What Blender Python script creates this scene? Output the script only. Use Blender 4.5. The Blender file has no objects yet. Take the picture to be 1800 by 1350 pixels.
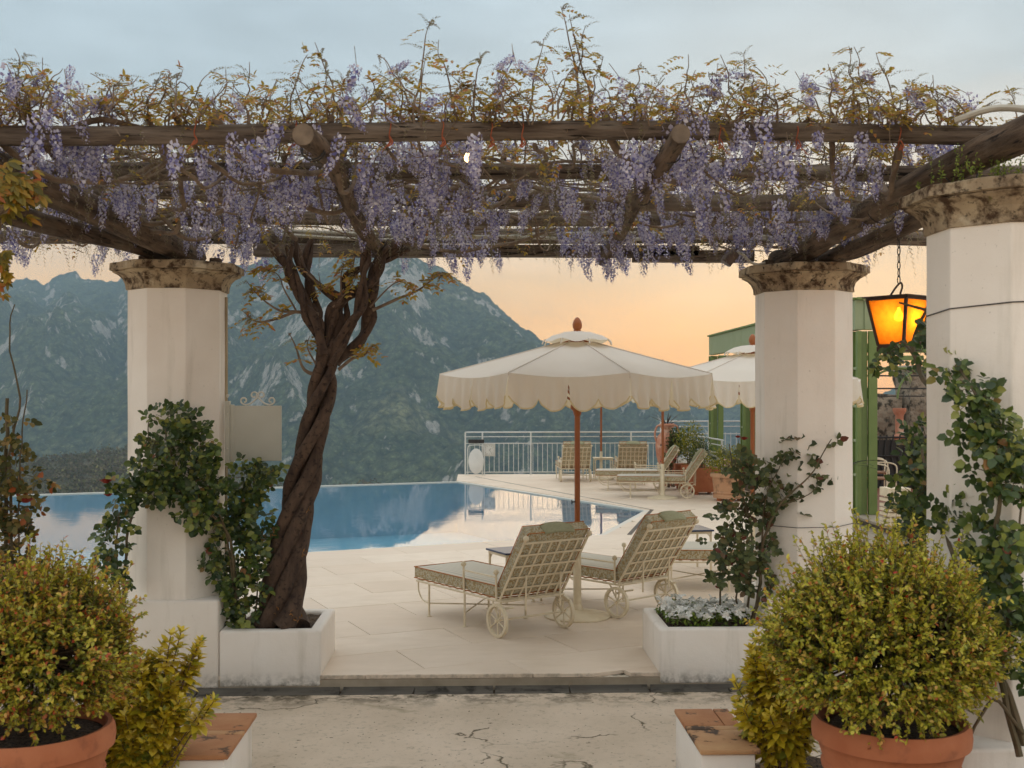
import bpy, bmesh, math, random
import numpy as np
from mathutils import Vector, Matrix, noise as mnoise

R = math.radians
random.seed(7); rng = np.random.default_rng(11)
SC = bpy.context.scene
COL = SC.collection

# ------------------------------------------------------------------ camera
EYE = 1.92; YAW = R(1.862); FPX = 2000.0; HZ = 696.0
cam_d = bpy.data.cameras.new('camera'); cam = bpy.data.objects.new('camera', cam_d); COL.objects.link(cam)
cam.location = (0, 0, EYE); cam.rotation_euler = (R(90), 0, -YAW)
cam_d.sensor_width = 36; cam_d.lens = 40.0; cam_d.shift_y = 21 / 1800
cam_d.clip_start = 0.1; cam_d.clip_end = 30000
cam_d.dof.use_dof = True; cam_d.dof.focus_distance = 9.5; cam_d.dof.aperture_fstop = 5.6
SC.camera = cam

# ------------------------------------------------------------------ sky, sun, exposure
SUN_EL, SUN_AZ = 7.0, 17.0          # low sun behind thin cloud, ahead and to the right (azimuth from +Y towards +X)
world = bpy.data.worlds.new('World'); SC.world = world; world.use_nodes = True
nt = world.node_tree; nt.nodes.clear()
def wn(t, **k):
    n = nt.nodes.new(t)
    for a, b in k.items(): setattr(n, a, b)
    return n
w_out = wn('ShaderNodeOutputWorld'); w_bg = wn('ShaderNodeBackground')
w_sky = wn('ShaderNodeTexSky', sky_type='NISHITA', sun_disc=False, sun_elevation=R(SUN_EL), sun_rotation=R(SUN_AZ), dust_density=2.5, air_density=1.2)
w_geo = wn('ShaderNodeNewGeometry'); w_sep = wn('ShaderNodeSeparateXYZ')
w_tc = wn('ShaderNodeTexCoord')
nt.links.new(w_tc.outputs['Generated'], w_sep.inputs[0])
# veil of thin evening cloud: warm by the horizon, blue-grey above, brightest towards the hidden sun
ramp = wn('ShaderNodeValToRGB')
def srgb(h):
    h = h.lstrip('#'); c = [int(h[i:i+2], 16) / 255 for i in (0, 2, 4)]
    return tuple(x / 12.92 if x <= .04045 else ((x + .055) / 1.055) ** 2.4 for x in c) + (1,)
els = [(0.0, '#f5a345'), (0.045, '#f4ae58'), (0.10, '#ebbc82'), (0.15, '#dcc2a4'), (0.20, '#b8b3ab'), (0.25, '#9eabb2'), (0.36, '#9aa9b2'), (0.6, '#c4c6c6'), (1.0, '#e0dfdc')]
cr = ramp.color_ramp
while len(cr.elements) < len(els): cr.elements.new(0.5)
for e, (p, c) in zip(cr.elements, els): e.position = p; e.color = srgb(c)
w_map = wn('ShaderNodeMapping'); w_map.inputs['Scale'].default_value = (1, 1, 3.2)
nt.links.new(w_tc.outputs['Generated'], w_map.inputs[0])
w_no = wn('ShaderNodeTexNoise'); w_no.inputs['Scale'].default_value = 4.5; w_no.inputs['Detail'].default_value = 6; w_no.inputs['Roughness'].default_value = .55
nt.links.new(w_map.outputs[0], w_no.inputs['Vector'])
# elevation jittered by the cloud noise so that the colour bands are not clean
m1 = wn('ShaderNodeMath', operation='SUBTRACT'); m1.inputs[1].default_value = .5
m2 = wn('ShaderNodeMath', operation='MULTIPLY_ADD'); m2.inputs[1].default_value = .09
nt.links.new(w_no.outputs['Fac'], m1.inputs[0]); nt.links.new(m1.outputs[0], m2.inputs[0]); nt.links.new(w_sep.outputs['Z'], m2.inputs[2])
m3 = wn('ShaderNodeMath', operation='MAXIMUM'); m3.inputs[1].default_value = 0.0
nt.links.new(m2.outputs[0], m3.inputs[0]); nt.links.new(m3.outputs[0], ramp.inputs[0])
# away from the sunset the horizon is pale grey instead of orange
ramp2 = wn('ShaderNodeValToRGB'); cr2 = ramp2.color_ramp
els2 = [(0.0, '#d9bfa6'), (0.12, '#cfc0b2'), (0.26, '#b2b4b3'), (0.36, '#a9b1b4'), (0.6, '#c4c6c6'), (1.0, '#e0dfdc')]
while len(cr2.elements) < len(els2): cr2.elements.new(0.5)
for e, (p, c) in zip(cr2.elements, els2): e.position = p; e.color = srgb(c)
nt.links.new(m3.outputs[0], ramp2.inputs[0])
w_dot = wn('ShaderNodeVectorMath', operation='DOT_PRODUCT'); w_dot.inputs[1].default_value = (math.sin(R(SUN_AZ)), math.cos(R(SUN_AZ)), 0)
nt.links.new(w_tc.outputs['Generated'], w_dot.inputs[0])
w_az = wn('ShaderNodeMapRange'); w_az.inputs['From Min'].default_value = -.1; w_az.inputs['From Max'].default_value = .75; w_az.interpolation_type = 'SMOOTHSTEP'
nt.links.new(w_dot.outputs['Value'], w_az.inputs[0])
w_rm = wn('ShaderNodeMix', data_type='RGBA')
nt.links.new(w_az.outputs[0], w_rm.inputs[0]); nt.links.new(ramp2.outputs[0], w_rm.inputs[6]); nt.links.new(ramp.outputs[0], w_rm.inputs[7])
# cloud light and dark
w_no2 = wn('ShaderNodeTexNoise'); w_no2.inputs['Scale'].default_value = 7; w_no2.inputs['Detail'].default_value = 8; w_no2.inputs['Distortion'].default_value = .4
nt.links.new(w_map.outputs[0], w_no2.inputs['Vector'])
mr = wn('ShaderNodeMapRange'); mr.inputs['From Min'].default_value = .3; mr.inputs['From Max'].default_value = .7; mr.inputs['To Min'].default_value = .85; mr.inputs['To Max'].default_value = 1.09
nt.links.new(w_no2.outputs['Fac'], mr.inputs[0])
vm = wn('ShaderNodeVectorMath', operation='SCALE')
nt.links.new(w_rm.outputs[2], vm.inputs[0]); nt.links.new(mr.outputs[0], vm.inputs['Scale'])
sk = wn('ShaderNodeVectorMath', operation='SCALE'); sk.inputs['Scale'].default_value = .05
nt.links.new(w_sky.outputs[0], sk.inputs[0])
mx = wn('ShaderNodeMix', data_type='RGBA'); mx.inputs['Factor'].default_value = .9
nt.links.new(sk.outputs[0], mx.inputs[6]); nt.links.new(vm.outputs[0], mx.inputs[7])
nt.links.new(mx.outputs[2], w_bg.inputs['Color']); w_bg.inputs['Strength'].default_value = 1.2
nt.links.new(w_bg.outputs[0], w_out.inputs[0])

sun_d = bpy.data.lights.new('sun', 'SUN'); sun = bpy.data.objects.new('sun', sun_d); COL.objects.link(sun)
sun_d.energy = 0.5; sun_d.angle = R(45); sun_d.color = (1, .74, .46)
sd = Vector((math.sin(R(SUN_AZ)) * math.cos(R(SUN_EL)), math.cos(R(SUN_AZ)) * math.cos(R(SUN_EL)), math.sin(R(SUN_EL))))
sun.rotation_euler = sd.to_track_quat('Z', 'Y').to_euler()
SC.view_settings.view_transform = 'Standard'; SC.view_settings.look = 'None'
SC.view_settings.gamma = 1; SC.view_settings.exposure = 0.66; SC.view_settings.use_curve_mapping = False
SC.cycles.max_bounces = 7; SC.cycles.diffuse_bounces = 3; SC.cycles.glossy_bounces = 3; SC.cycles.transparent_max_bounces = 12; SC.cycles.volume_bounces = 0
SC.cycles.caustics_reflective = False; SC.cycles.caustics_refractive = False

# ------------------------------------------------------------------ helpers
def at(px, py, Y):
    u = (px - 900) / FPX; v = (py - HZ) / FPX
    dx, dy = math.sin(YAW) + math.cos(YAW) * u, math.cos(YAW) - math.sin(YAW) * u
    t = Y / dy
    return Vector((dx * t, Y, EYE - v * t))
def gnd(px, py, z=0.0):
    u = (px - 900) / FPX; v = (py - HZ) / FPX
    t = (EYE - z) / v
    return Vector(((math.sin(YAW) + math.cos(YAW) * u) * t, (math.cos(YAW) - math.sin(YAW) * u) * t, z))
def tag(o, label=None, cat=None, group=None, kind=None):
    if label: o['label'] = label
    if cat: o['category'] = cat
    if group: o['group'] = group
    if kind: o['kind'] = kind
    return o
def empty(name, loc=(0, 0, 0), rz=0, label=None, cat=None, group=None):
    o = bpy.data.objects.new(name, None); COL.objects.link(o)
    o.location = loc; o.rotation_euler = (0, 0, rz); o.empty_display_size = .1
    return tag(o, label, cat, group)
def link(name, me, mat, parent=None):
    o = bpy.data.objects.new(name, me); COL.objects.link(o)
    if mat is not None and not me.materials: me.materials.append(mat)
    if parent is not None: o.parent = parent
    return o
def copy_tree(o, parent=None):
    c = o.copy(); COL.objects.link(c); c.parent = parent
    for ch in o.children: copy_tree(ch, c)
    return c
def smooth_path(pts, k=4):
    P = [Vector(p) for p in pts]
    if len(P) < 3: return P
    out = []
    for i in range(len(P) - 1):
        p0 = P[max(i - 1, 0)]; p1 = P[i]; p2 = P[i + 1]; p3 = P[min(i + 2, len(P) - 1)]
        for j in range(k):
            t = j / k
            out.append(.5 * ((2 * p1) + (-p0 + p2) * t + (2 * p0 - 5 * p1 + 4 * p2 - p3) * t * t + (-p0 + 3 * p1 - 3 * p2 + p3) * t ** 3))
    out.append(P[-1]); return out
class MB:
    def __init__(s): s.v = []; s.f = []
    def box(s, a, b, M=None):
        x0, y0, z0 = a; x1, y1, z1 = b; n = len(s.v)
        c = [(x0, y0, z0), (x1, y0, z0), (x1, y1, z0), (x0, y1, z0), (x0, y0, z1), (x1, y0, z1), (x1, y1, z1), (x0, y1, z1)]
        s.v += [tuple(M @ Vector(p)) for p in c] if M else c
        s.f += [tuple(n + i for i in q) for q in ((0, 3, 2, 1), (4, 5, 6, 7), (0, 1, 5, 4), (1, 2, 6, 5), (2, 3, 7, 6), (3, 0, 4, 7))]
        return s
    def tube(s, pts, rad, n=8, cap=True, wob=0, seed=0):
        P = [Vector(p) for p in pts]; m = len(P)
        rr = rad if hasattr(rad, '__len__') else [rad] * m
        if len(rr) != m: rr = [rr[0] + (rr[-1] - rr[0]) * i / (m - 1) for i in range(m)]
        up = None; base = len(s.v)
        for i in range(m):
            d = (P[min(i + 1, m - 1)] - P[max(i - 1, 0)])
            d = d.normalized() if d.length > 1e-9 else Vector((0, 0, 1))
            if up is None: up = d.orthogonal().normalized()
            up = (up - d * up.dot(d)); up = up.normalized() if up.length > 1e-6 else d.orthogonal().normalized()
            sd_ = d.cross(up)
            for k in range(n):
                a = 2 * math.pi * k / n
                r_ = rr[i]
                if wob: r_ *= 1 + wob * mnoise.noise(Vector((math.cos(a) * 1.5 + seed, math.sin(a) * 1.5, i * .35)))
                s.v.append(tuple(P[i] + (up * math.cos(a) + sd_ * math.sin(a)) * r_))
        for i in range(m - 1):
            for k in range(n):
                a = base + i * n + k; b = base + i * n + (k + 1) % n
                s.f.append((a, b, b + n, a + n))
        if cap:
            s.f.append(tuple(base + k for k in range(n))[::-1]); s.f.append(tuple(base + (m - 1) * n + k for k in range(n)))
        return s
    def bar(s, a, b, r, n=6): return s.tube([a, b], r, n)
    def lathe(s, prof, n=24, c=(0, 0, 0), off=0.0, fn=None, closed=True):
        base = len(s.v); m = len(prof)
        for (r_, z) in prof:
            for k in range(n):
                a = 2 * math.pi * k / n + off
                q = fn(a) if fn else 1
                s.v.append((c[0] + r_ * q * math.cos(a), c[1] + r_ * q * math.sin(a), c[2] + z))
        for i in range(m - 1):
            for k in range(n):
                a = base + i * n + k; b = base + i * n + (k + 1) % n
                s.f.append((a, b, b + n, a + n))
        if closed:
            s.f.append(tuple(base + k for k in range(n))[::-1]); s.f.append(tuple(base + (m - 1) * n + k for k in range(n)))
        return s
    def prism(s, poly, z0, z1):
        n = len(s.v); m = len(poly)
        s.v += [(p[0], p[1], z0) for p in poly] + [(p[0], p[1], z1) for p in poly]
        s.f.append(tuple(n + i for i in range(m))[::-1]); s.f.append(tuple(n + m + i for i in range(m)))
        for i in range(m):
            j = (i + 1) % m; s.f.append((n + i, n + j, n + m + j, n + m + i))
        return s
    def mesh(s, name, smooth=False, bevel=0, segs=2, ang=30):
        me = bpy.data.meshes.new(name); me.from_pydata(s.v, [], s.f); me.update()
        if bevel:
            bm = bmesh.new(); bm.from_mesh(me)
            es = [e for e in bm.edges if len(e.link_faces) == 2 and e.calc_face_angle(0) > R(ang)]
            bmesh.ops.bevel(bm, geom=es, offset=bevel, segments=segs, affect='EDGES', profile=.5)
            bm.to_mesh(me); bm.free()
        if smooth: me.shade_smooth()
        return me
    def build(s, name, mat, parent=None, smooth=False, bevel=0, segs=2, ang=30):
        me = s.mesh(name, smooth, bevel, segs, ang)
        if smooth and smooth != 'all': me.set_sharp_from_angle(angle=R(45))
        return link(name, me, mat, parent)
def np_mesh(name, V, F, smooth=False):
    """V (n,3) array, F (m,k) array of equal-size polygons"""
    me = bpy.data.meshes.new(name); V = np.asarray(V, dtype=np.float32); F = np.asarray(F, dtype=np.int32)
    me.vertices.add(len(V)); me.vertices.foreach_set('co', V.ravel())
    k = F.shape[1]; me.loops.add(F.size); me.loops.foreach_set('vertex_index', F.ravel())
    me.polygons.add(len(F)); me.polygons.foreach_set('loop_start', np.arange(len(F), dtype=np.int32) * k)
    me.polygons.foreach_set('loop_total', np.full(len(F), k, dtype=np.int32))
    me.update(calc_edges=True)
    if smooth: me.shade_smooth()
    return me
def unit(A): return A / np.maximum(np.linalg.norm(A, axis=1, keepdims=True), 1e-9)
LEAF6 = np.array([(0, 0, 0), (.32, .5, .13), (.72, .40, .10), (1, 0, -.08), (.72, -.40, .10), (.32, -.5, .13)])
LEAF4 = np.array([(0, 0, 0), (.5, .5, .15), (1, 0, -.05), (.5, -.5, .15)])
def leaf_arrays(P, D, N, L, W, tpl=LEAF6):
    """leaves folded along the midrib: position, axis, normal, length, width"""
    D = unit(D); N = N - D * (N * D).sum(1, keepdims=True); N = unit(N); S = np.cross(D, N)
    L = np.asarray(L).reshape(-1, 1, 1); W = np.asarray(W).reshape(-1, 1, 1)
    V = P[:, None, :] + D[:, None, :] * tpl[None, :, 0:1] * L + S[:, None, :] * tpl[None, :, 1:2] * W + N[:, None, :] * tpl[None, :, 2:3] * W
    n, k = len(P), len(tpl)
    if k == 6: q = np.array([(0, 1, 2, 3), (0, 3, 4, 5)])
    else: q = np.array([(0, 1, 2), (0, 2, 3)])
    F = (np.arange(n)[:, None, None] * k + q[None]).reshape(-1, q.shape[1])
    return V.reshape(-1, 3), F
def rand_dirs(n): return unit(rng.normal(size=(n, 3)))
def merge(parts):
    V, F, o = [], [], 0
    for v, f in parts: V.append(v); F.append(f + o); o += len(v)
    return np.concatenate(V), np.concatenate(F)

# ------------------------------------------------------------------ materials
def H(h): return srgb(h)
class Nodes:
    def __init__(s, name):
        s.m = bpy.data.materials.new(name); s.m.use_nodes = True; s.t = s.m.node_tree; s.t.nodes.clear()
        s.out = s.n('ShaderNodeOutputMaterial'); s.b = s.n('ShaderNodeBsdfPrincipled'); s.l(s.b.outputs[0], s.out.inputs[0])
    def n(s, t, **k):
        x = s.t.nodes.new(t)
        for a, b in k.items(): setattr(x, a, b)
        return x
    def l(s, a, b): s.t.links.new(a, b)
    def noise(s, scale, detail=5, rough=.55, vec=None, dist=0, stretch=None):
        if stretch:
            mp = s.n('ShaderNodeMapping'); mp.inputs['Scale'].default_value = stretch
            s.l(vec or s.pos(), mp.inputs[0]); vec = mp.outputs[0]
        x = s.n('ShaderNodeTexNoise'); x.inputs['Scale'].default_value = scale; x.inputs['Detail'].default_value = detail
        x.inputs['Roughness'].default_value = rough; x.inputs['Distortion'].default_value = dist
        s.l(vec or s.pos(), x.inputs['Vector']); return x.outputs['Fac']
    def pos(s):
        if not hasattr(s, '_p'): s._p = s.n('ShaderNodeNewGeometry').outputs['Position']
        return s._p
    def obj(s): return s.n('ShaderNodeTexCoord').outputs['Object']
    def rng(s, f, a, b, c=0, d=1):
        x = s.n('ShaderNodeMapRange'); x.inputs[1].default_value = a; x.inputs[2].default_value = b; x.inputs[3].default_value = c; x.inputs[4].default_value = d
        s.l(f, x.inputs[0]); return x.outputs[0]
    def math(s, op, a, b=None):
        x = s.n('ShaderNodeMath', operation=op)
        for i, q in enumerate((a, b)):
            if q is None: continue
            if isinstance(q, (int, float)): x.inputs[i].default_value = q
            else: s.l(q, x.inputs[i])
        return x.outputs[0]
    def mix(s, f, a, b):
        x = s.n('ShaderNodeMix', data_type='RGBA')
        if isinstance(f, (int, float)): x.inputs[0].default_value = f
        else: s.l(f, x.inputs[0])
        for i, q in ((6, a), (7, b)):
            if isinstance(q, tuple): x.inputs[i].default_value = q
            else: s.l(q, x.inputs[i])
        return x.outputs[2]
    def ramp(s, f, stops, interp='LINEAR'):
        x = s.n('ShaderNodeValToRGB'); c = x.color_ramp; c.interpolation = interp
        while len(c.elements) < len(stops): c.elements.new(.5)
        for e, (p, q) in zip(c.elements, stops): e.position = p; e.color = q
        s.l(f, x.inputs[0]); return x.outputs[0]
    def bump(s, f, strength=.3, dist=.01, prev=None):
        x = s.n('ShaderNodeBump'); x.inputs['Strength'].default_value = strength; x.inputs['Distance'].default_value = dist
        s.l(f, x.inputs['Height'])
        if prev is not None: s.l(prev, x.inputs['Normal'])
        s.l(x.outputs[0], s.b.inputs['Normal']); return x.outputs[0]
    def col(s, c):
        if isinstance(c, tuple): s.b.inputs['Base Color'].default_value = c
        else: s.l(c, s.b.inputs['Base Color'])
    def set(s, **k):
        for a, b in k.items(): s.b.inputs[a.replace('_', ' ')].default_value = b
def plain(name, c1, c2=None, scale=6, rough=.6, bump=.0, bscale=60, bdist=.004, metallic=0, spec=.5, stain=None, stretch=None):
    N = Nodes(name); c1 = H(c1); c2 = H(c2) if c2 else None
    c = c1
    if c2: c = N.mix(N.rng(N.noise(scale, stretch=stretch), .32, .68), c1, c2)
    if stain: c = N.mix(N.rng(N.noise(stain[1], 7, .62), stain[2], stain[3]), c, H(stain[0]))
    N.col(c); N.set(Roughness=rough, Metallic=metallic, Specular_IOR_Level=spec)
    if bump: N.bump(N.noise(bscale, 6, .6, stretch=stretch), bump, bdist)
    return N.m
def leafmat(name, stops, rough=.45, trans=.35, spec=.4):
    N = Nodes(name); g = N.n('ShaderNodeNewGeometry')
    c = N.ramp(g.outputs['Random Per Island'], [(p, H(q)) for p, q in stops])
    N.col(c); N.set(Roughness=rough, Specular_IOR_Level=spec)
    tr = N.n('ShaderNodeBsdfTranslucent'); N.l(c, tr.inputs[0])
    mxs = N.n('ShaderNodeMixShader'); mxs.inputs[0].default_value = trans
    N.l(N.b.outputs[0], mxs.inputs[1]); N.l(tr.outputs[0], mxs.inputs[2]); N.l(mxs.outputs[0], N.out.inputs[0])
    return N.m

def plaster_mat(name, c1='#f4ede3', c2='#eae0d4', dirt='#a59c86'):
    N = Nodes(name)
    c = N.mix(N.rng(N.noise(1.7, 5), .35, .7), H(c1), H(c2))
    # streaks that run down the wall, and scuffed dirt close to the paving
    c = N.mix(N.math('MULTIPLY', N.rng(N.noise(7, 6, .6, stretch=(1, 1, .12)), .55, .8), .45), c, H(dirt))
    z = N.n('ShaderNodeSeparateXYZ'); N.l(N.pos(), z.inputs[0])
    low = N.rng(z.outputs[2], -.09, .03, 1, 0)
    spl = N.math('MULTIPLY', low, N.rng(N.noise(14, 6, .7), .42, .66))
    c = N.mix(spl, c, H('#57503f'))
    spk = N.rng(N.noise(55, 3, .6), .70, .74)
    c = N.mix(N.math('MULTIPLY', spk, .5), c, H('#8d8573'))
    N.col(c); N.set(Roughness=.85, Specular_IOR_Level=.25)
    b1 = N.bump(N.noise(9, 5, .6), .35, .012)
    N.bump(N.noise(90, 4, .6), .18, .004, b1)
    return N.m
M_PLASTER = plaster_mat('white_plaster')
M_PLASTER_SIGN = plaster_mat('white_plaster_low', '#f4eee6', '#ebe2d7')
def stone_cap_mat():
    N = Nodes('weathered_stone')
    c = N.mix(N.rng(N.noise(5, 6), .35, .65), H('#b9a78a'), H('#95826a'))
    c = N.mix(N.rng(N.noise(9, 7, .68), .47, .60), c, H('#4d3b2c'))
    c = N.mix(N.rng(N.noise(22, 6, .7), .56, .66), c, H('#2c2520'))
    c = N.mix(N.rng(N.noise(4, 6, .6), .60, .70), c, H('#cdbfa6'))
    c = N.mix(N.rng(N.noise(13, 5, .6), .66, .74), c, H('#6c6a3c'))
    N.col(c); N.set(Roughness=.9, Specular_IOR_Level=.2)
    b = N.bump(N.noise(14, 7, .65), .7, .02); N.bump(N.noise(70, 4), .3, .005, b)
    return N.m
M_CAP = stone_cap_mat()
def log_mat(name, dark, light, axis):
    N = Nodes(name); st = (1.0, .09, 1.0) if axis == 'Y' else (.09, 1.0, 1.0)
    c = N.mix(N.rng(N.noise(26, 6, .6, stretch=st), .35, .68), H(dark), H(light))
    c = N.mix(N.rng(N.noise(60, 4, .6, stretch=st), .58, .66), c, H('#1d1712'))
    c = N.mix(N.math('MULTIPLY', N.rng(N.noise(3, 4), .5, .7), .5), c, H('#7b6f60'))
    N.col(c); N.set(Roughness=.85, Specular_IOR_Level=.25)
    b = N.bump(N.noise(40, 6, .65, stretch=st), .9, .02); N.bump(N.noise(6, 3), .4, .02, b)
    return N.m
M_LOGX = log_mat('grey_log', '#493d34', '#8a7c6f', 'X')
M_LOGY = log_mat('brown_log', '#3f3126', '#786452', 'Y')
M_CUT = plain('cut_wood', '#7d6c5a', '#54473b', 12, .85, .4, 80)
M_BARK = plain('vine_bark', '#3f3027', '#614d3e', 22, .9, .9, 45, .012, stain=('#2a1f18', 30, .52, .66), stretch=(1, 1, .25))
M_VINE = plain('vine_wood', '#5b4a3c', '#8a7764', 12, .85, .5, 60, .006)
M_METAL = plain('cream_painted_metal', '#e6d8bc', '#d8c9ab', 9, .45, .05, 80)
M_WHITEMETAL = plain('white_painted_metal', '#d9dad6', '#c9ccca', 9, .45)
M_WOOD = plain('varnished_wood', '#8a4a1e', '#a55d28', 9, .32, .08, 40, stretch=(1, 1, .1))
M_TERRA = plain('terracotta', '#a9623f', '#b9744f', 5, .85, .25, 70, .004, stain=('#8a5238', 8, .55, .72))
M_TERRA_OLD = plain('aged_terracotta', '#b98a66', '#c59b78', 5, .9, .35, 60, .006, stain=('#7a5f48', 6, .5, .66))
M_TILE = plain('terracotta_tile', '#b9855c', '#a9714a', 7, .8, .3, 50, .004, stain=('#5b4534', 8, .58, .64))
M_TILE2 = plain('stained_tile', '#c39a6f', '#b58359', 7, .8, .3, 50, .004, stain=('#4a382a', 7, .53, .58))
M_SOIL = plain('soil', '#4a3a2b', '#6e5a45', 40, .95, 1, 60, .03, stain=('#2a2018', 70, .5, .6))
M_GREEN = plain('green_painted_metal', '#64793f', '#6f8348', 4, .4)
M_GREENP = plain('pale_green_panel', '#8b9872', '#939f7c', 4, .5)
M_DARK = plain('black_iron', '#1f1d1b', '#2b2725', 10, .5)
M_RUST = plain('dark_rusted_iron', '#2f241d', '#4a3222', 14, .7)
M_NAVY = plain('navy_enamel', '#20304f', '#283a5c', 8, .35)
M_TIE = plain('orange_twine', '#99492b', '#a65a38', 20, .7)
M_HOSE = plain('pale_conduit', '#b9b3a4', '#a9a294', 6, .5)
M_SIGN = plain('grey_enamel_board', '#cccabd', '#c2c0b2', 3, .5, stain=('#857f6e', 26, .68, .74))
M_SIGNFR = plain('pale_iron', '#d8d4c8', '#cbc7ba', 8, .45)

# ================================================================== SETTING
# ---- mountains: one height field, valley floor to ridge
RIDGE = [(-900, 430), (-500, 470), (-200, 480), (0, 502), (22, 506), (50, 490), (78, 501), (95, 492), (130, 487), (150, 492), (172, 488), (206, 501), (228, 478), (262, 455), (330, 470), (400, 470), (440, 464), (500, 448), (590, 432), (660, 438), (700, 447), (720, 455), (742, 470), (776, 488), (802, 503), (826, 516), (840, 521), (856, 525), (872, 537), (888, 553), (912, 576), (940, 594), (965, 606), (1000, 623), (1060, 648), (1130, 668), (1200, 684), (1320, 702), (1500, 716), (1800, 700), (2300, 660), (2900, 640)]
RDIST = [(-900, 2400), (0, 2350), (228, 2250), (590, 2000), (850, 1850), (1000, 1950), (1200, 2150), (1500, 2350), (2900, 2400)]
def interp(tab, x): return np.interp(x, [a for a, b in tab], [b for a, b in tab])
def mountain():
    cols = np.concatenate([np.linspace(-900, -60, 60, endpoint=False), np.linspace(-60, 1420, 760), np.linspace(1422, 2900, 90)[1:]])
    ts = np.concatenate([[-.33, -.2, -.1], np.linspace(0, 1, 330), [1.03, 1.12, 1.3]])
    nC, nT = len(cols), len(ts)
    ry = interp(RIDGE, cols); rd = interp(RDIST, cols)
    V = np.zeros((nT, nC, 3))
    R0, B = 720.0, 190.0
    for j in range(nC):
        u = (cols[j] - 900) / FPX
        dx, dy = math.sin(YAW) + math.cos(YAW) * u, math.cos(YAW) - math.sin(YAW) * u
        ydep = rd[j]; zr = (HZ - ry[j]) / FPX * ydep
        for i in range(nT):
            t = ts[i]; r_ = R0 + (ydep - R0) * t
            w = max(0, min(1, t)); env = math.sin(math.pi * min(1, w * 1.0)) ** .8 if 0 < w < 1 else 0
            X, Y = dx * r_, dy * r_
            z = -B + (zr + B) * (w ** 1.08) if t <= 1 else zr - (t - 1) * 900
            # spurs and gullies that run down the slope, slanting to the right
            sx = (X + .55 * Y * .4) / 330.0; sy = (Y - .3 * X) / 900.0
            warp = mnoise.noise(Vector((X / 500, Y / 500, 3.1))) * .8
            n1 = 1 - abs(mnoise.noise(Vector((sx + warp, sy + warp * .5, 1.7)))) * 2
            n2 = 1 - abs(mnoise.noise(Vector((sx * 2.7 + 5, sy * 3 + warp, 4.4)))) * 2
            n3 = mnoise.fractal(Vector((X / 70, Y / 70, z / 70)), 1.0, 2.1, 5)
            z += env * (100 * (n1 - .3) + 55 * (n2 - .3))
            z += (.25 + .75 * env) * 24 * n3 * (1 if 0 < t < 1.01 else .3)
            if t > .9 and t <= 1: z += 14 * mnoise.fractal(Vector((X / 60, Y / 90, 9.)), .8, 2.2, 4) * (t - .9) * 10
            if 0 < t <= 1: z += (6.0 - 8.5 * mnoise.voronoi(Vector((X / 11, Y / 11, z / 16)))[0][0]) * (.5 + .5 * mnoise.noise(Vector((X / 90, Y / 90, 20.))))
            V[i, j] = (X, Y, EYE + z)
    idx = np.arange(nT * nC).reshape(nT, nC)
    F = np.stack([idx[:-1, :-1], idx[:-1, 1:], idx[1:, 1:], idx[1:, :-1]], -1).reshape(-1, 4)
    return np_mesh('mountain', V.reshape(-1, 3), F, True)
def mountain_mat():
    N = Nodes('wooded_mountain')
    g = N.n('ShaderNodeNewGeometry')
    c = N.mix(N.rng(N.noise(.011, 6, .6), .38, .62), H('#4d5c3f'), H('#727d55'))
    c = N.mix(N.rng(N.noise(.035, 6, .65), .45, .62), c, H('#384a2c'))
    c = N.mix(N.rng(N.noise(.006, 5, .6), .56, .68), c, H('#94926a'))
    # single crowns
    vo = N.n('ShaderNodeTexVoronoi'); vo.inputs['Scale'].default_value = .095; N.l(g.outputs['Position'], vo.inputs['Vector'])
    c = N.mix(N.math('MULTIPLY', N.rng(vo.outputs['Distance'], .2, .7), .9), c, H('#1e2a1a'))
    sp = N.n('ShaderNodeSeparateXYZ'); N.l(vo.outputs['Color'], sp.inputs[0])
    c = N.mix(N.math('MULTIPLY', sp.outputs[0], .35), c, H('#6d7246'))
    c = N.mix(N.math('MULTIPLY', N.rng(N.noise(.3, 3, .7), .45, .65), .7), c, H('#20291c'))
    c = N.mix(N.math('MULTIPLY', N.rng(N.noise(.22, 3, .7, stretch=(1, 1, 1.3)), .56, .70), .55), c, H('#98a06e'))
    # limestone crags on the steep faces
    nz = N.n('ShaderNodeSeparateXYZ'); N.l(g.outputs['Normal'], nz.inputs[0])
    steep = N.rng(nz.outputs[2], .80, .56)
    sz = N.n('ShaderNodeSeparateXYZ'); N.l(g.outputs['Position'], sz.inputs[0])
    crag = N.math('ADD', N.noise(.014, 7, .66, stretch=(1, 1, .6)), N.math('MULTIPLY', steep, .15))
    crag = N.math('ADD', crag, N.math('MULTIPLY', N.noise(.10, 6, .75, stretch=(1, 1, .5)), .42))
    crag = N.math('ADD', crag, N.rng(sz.outputs[2], -100, 330, -.05, .07))
    rock = N.rng(crag, .875, .92)
    rc = N.mix(N.rng(N.noise(.2, 6, .7, stretch=(1, 1, .3)), .35, .65), H('#c9c4b8'), H('#8f8b82'))
    c = N.mix(rock, c, rc)
    N.col(c); N.set(Roughness=.95, Specular_IOR_Level=.1)
    iv = N.math('MULTIPLY', vo.outputs['Distance'], -1)
    b = N.bump(iv, 1.0, 6.0)
    N.bump(N.noise(.5, 4, .7), .9, 2.5, b)
    return N.m
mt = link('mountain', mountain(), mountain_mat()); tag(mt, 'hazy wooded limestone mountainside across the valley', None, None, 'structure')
del mt['label']; mt['kind'] = 'structure'

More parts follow.
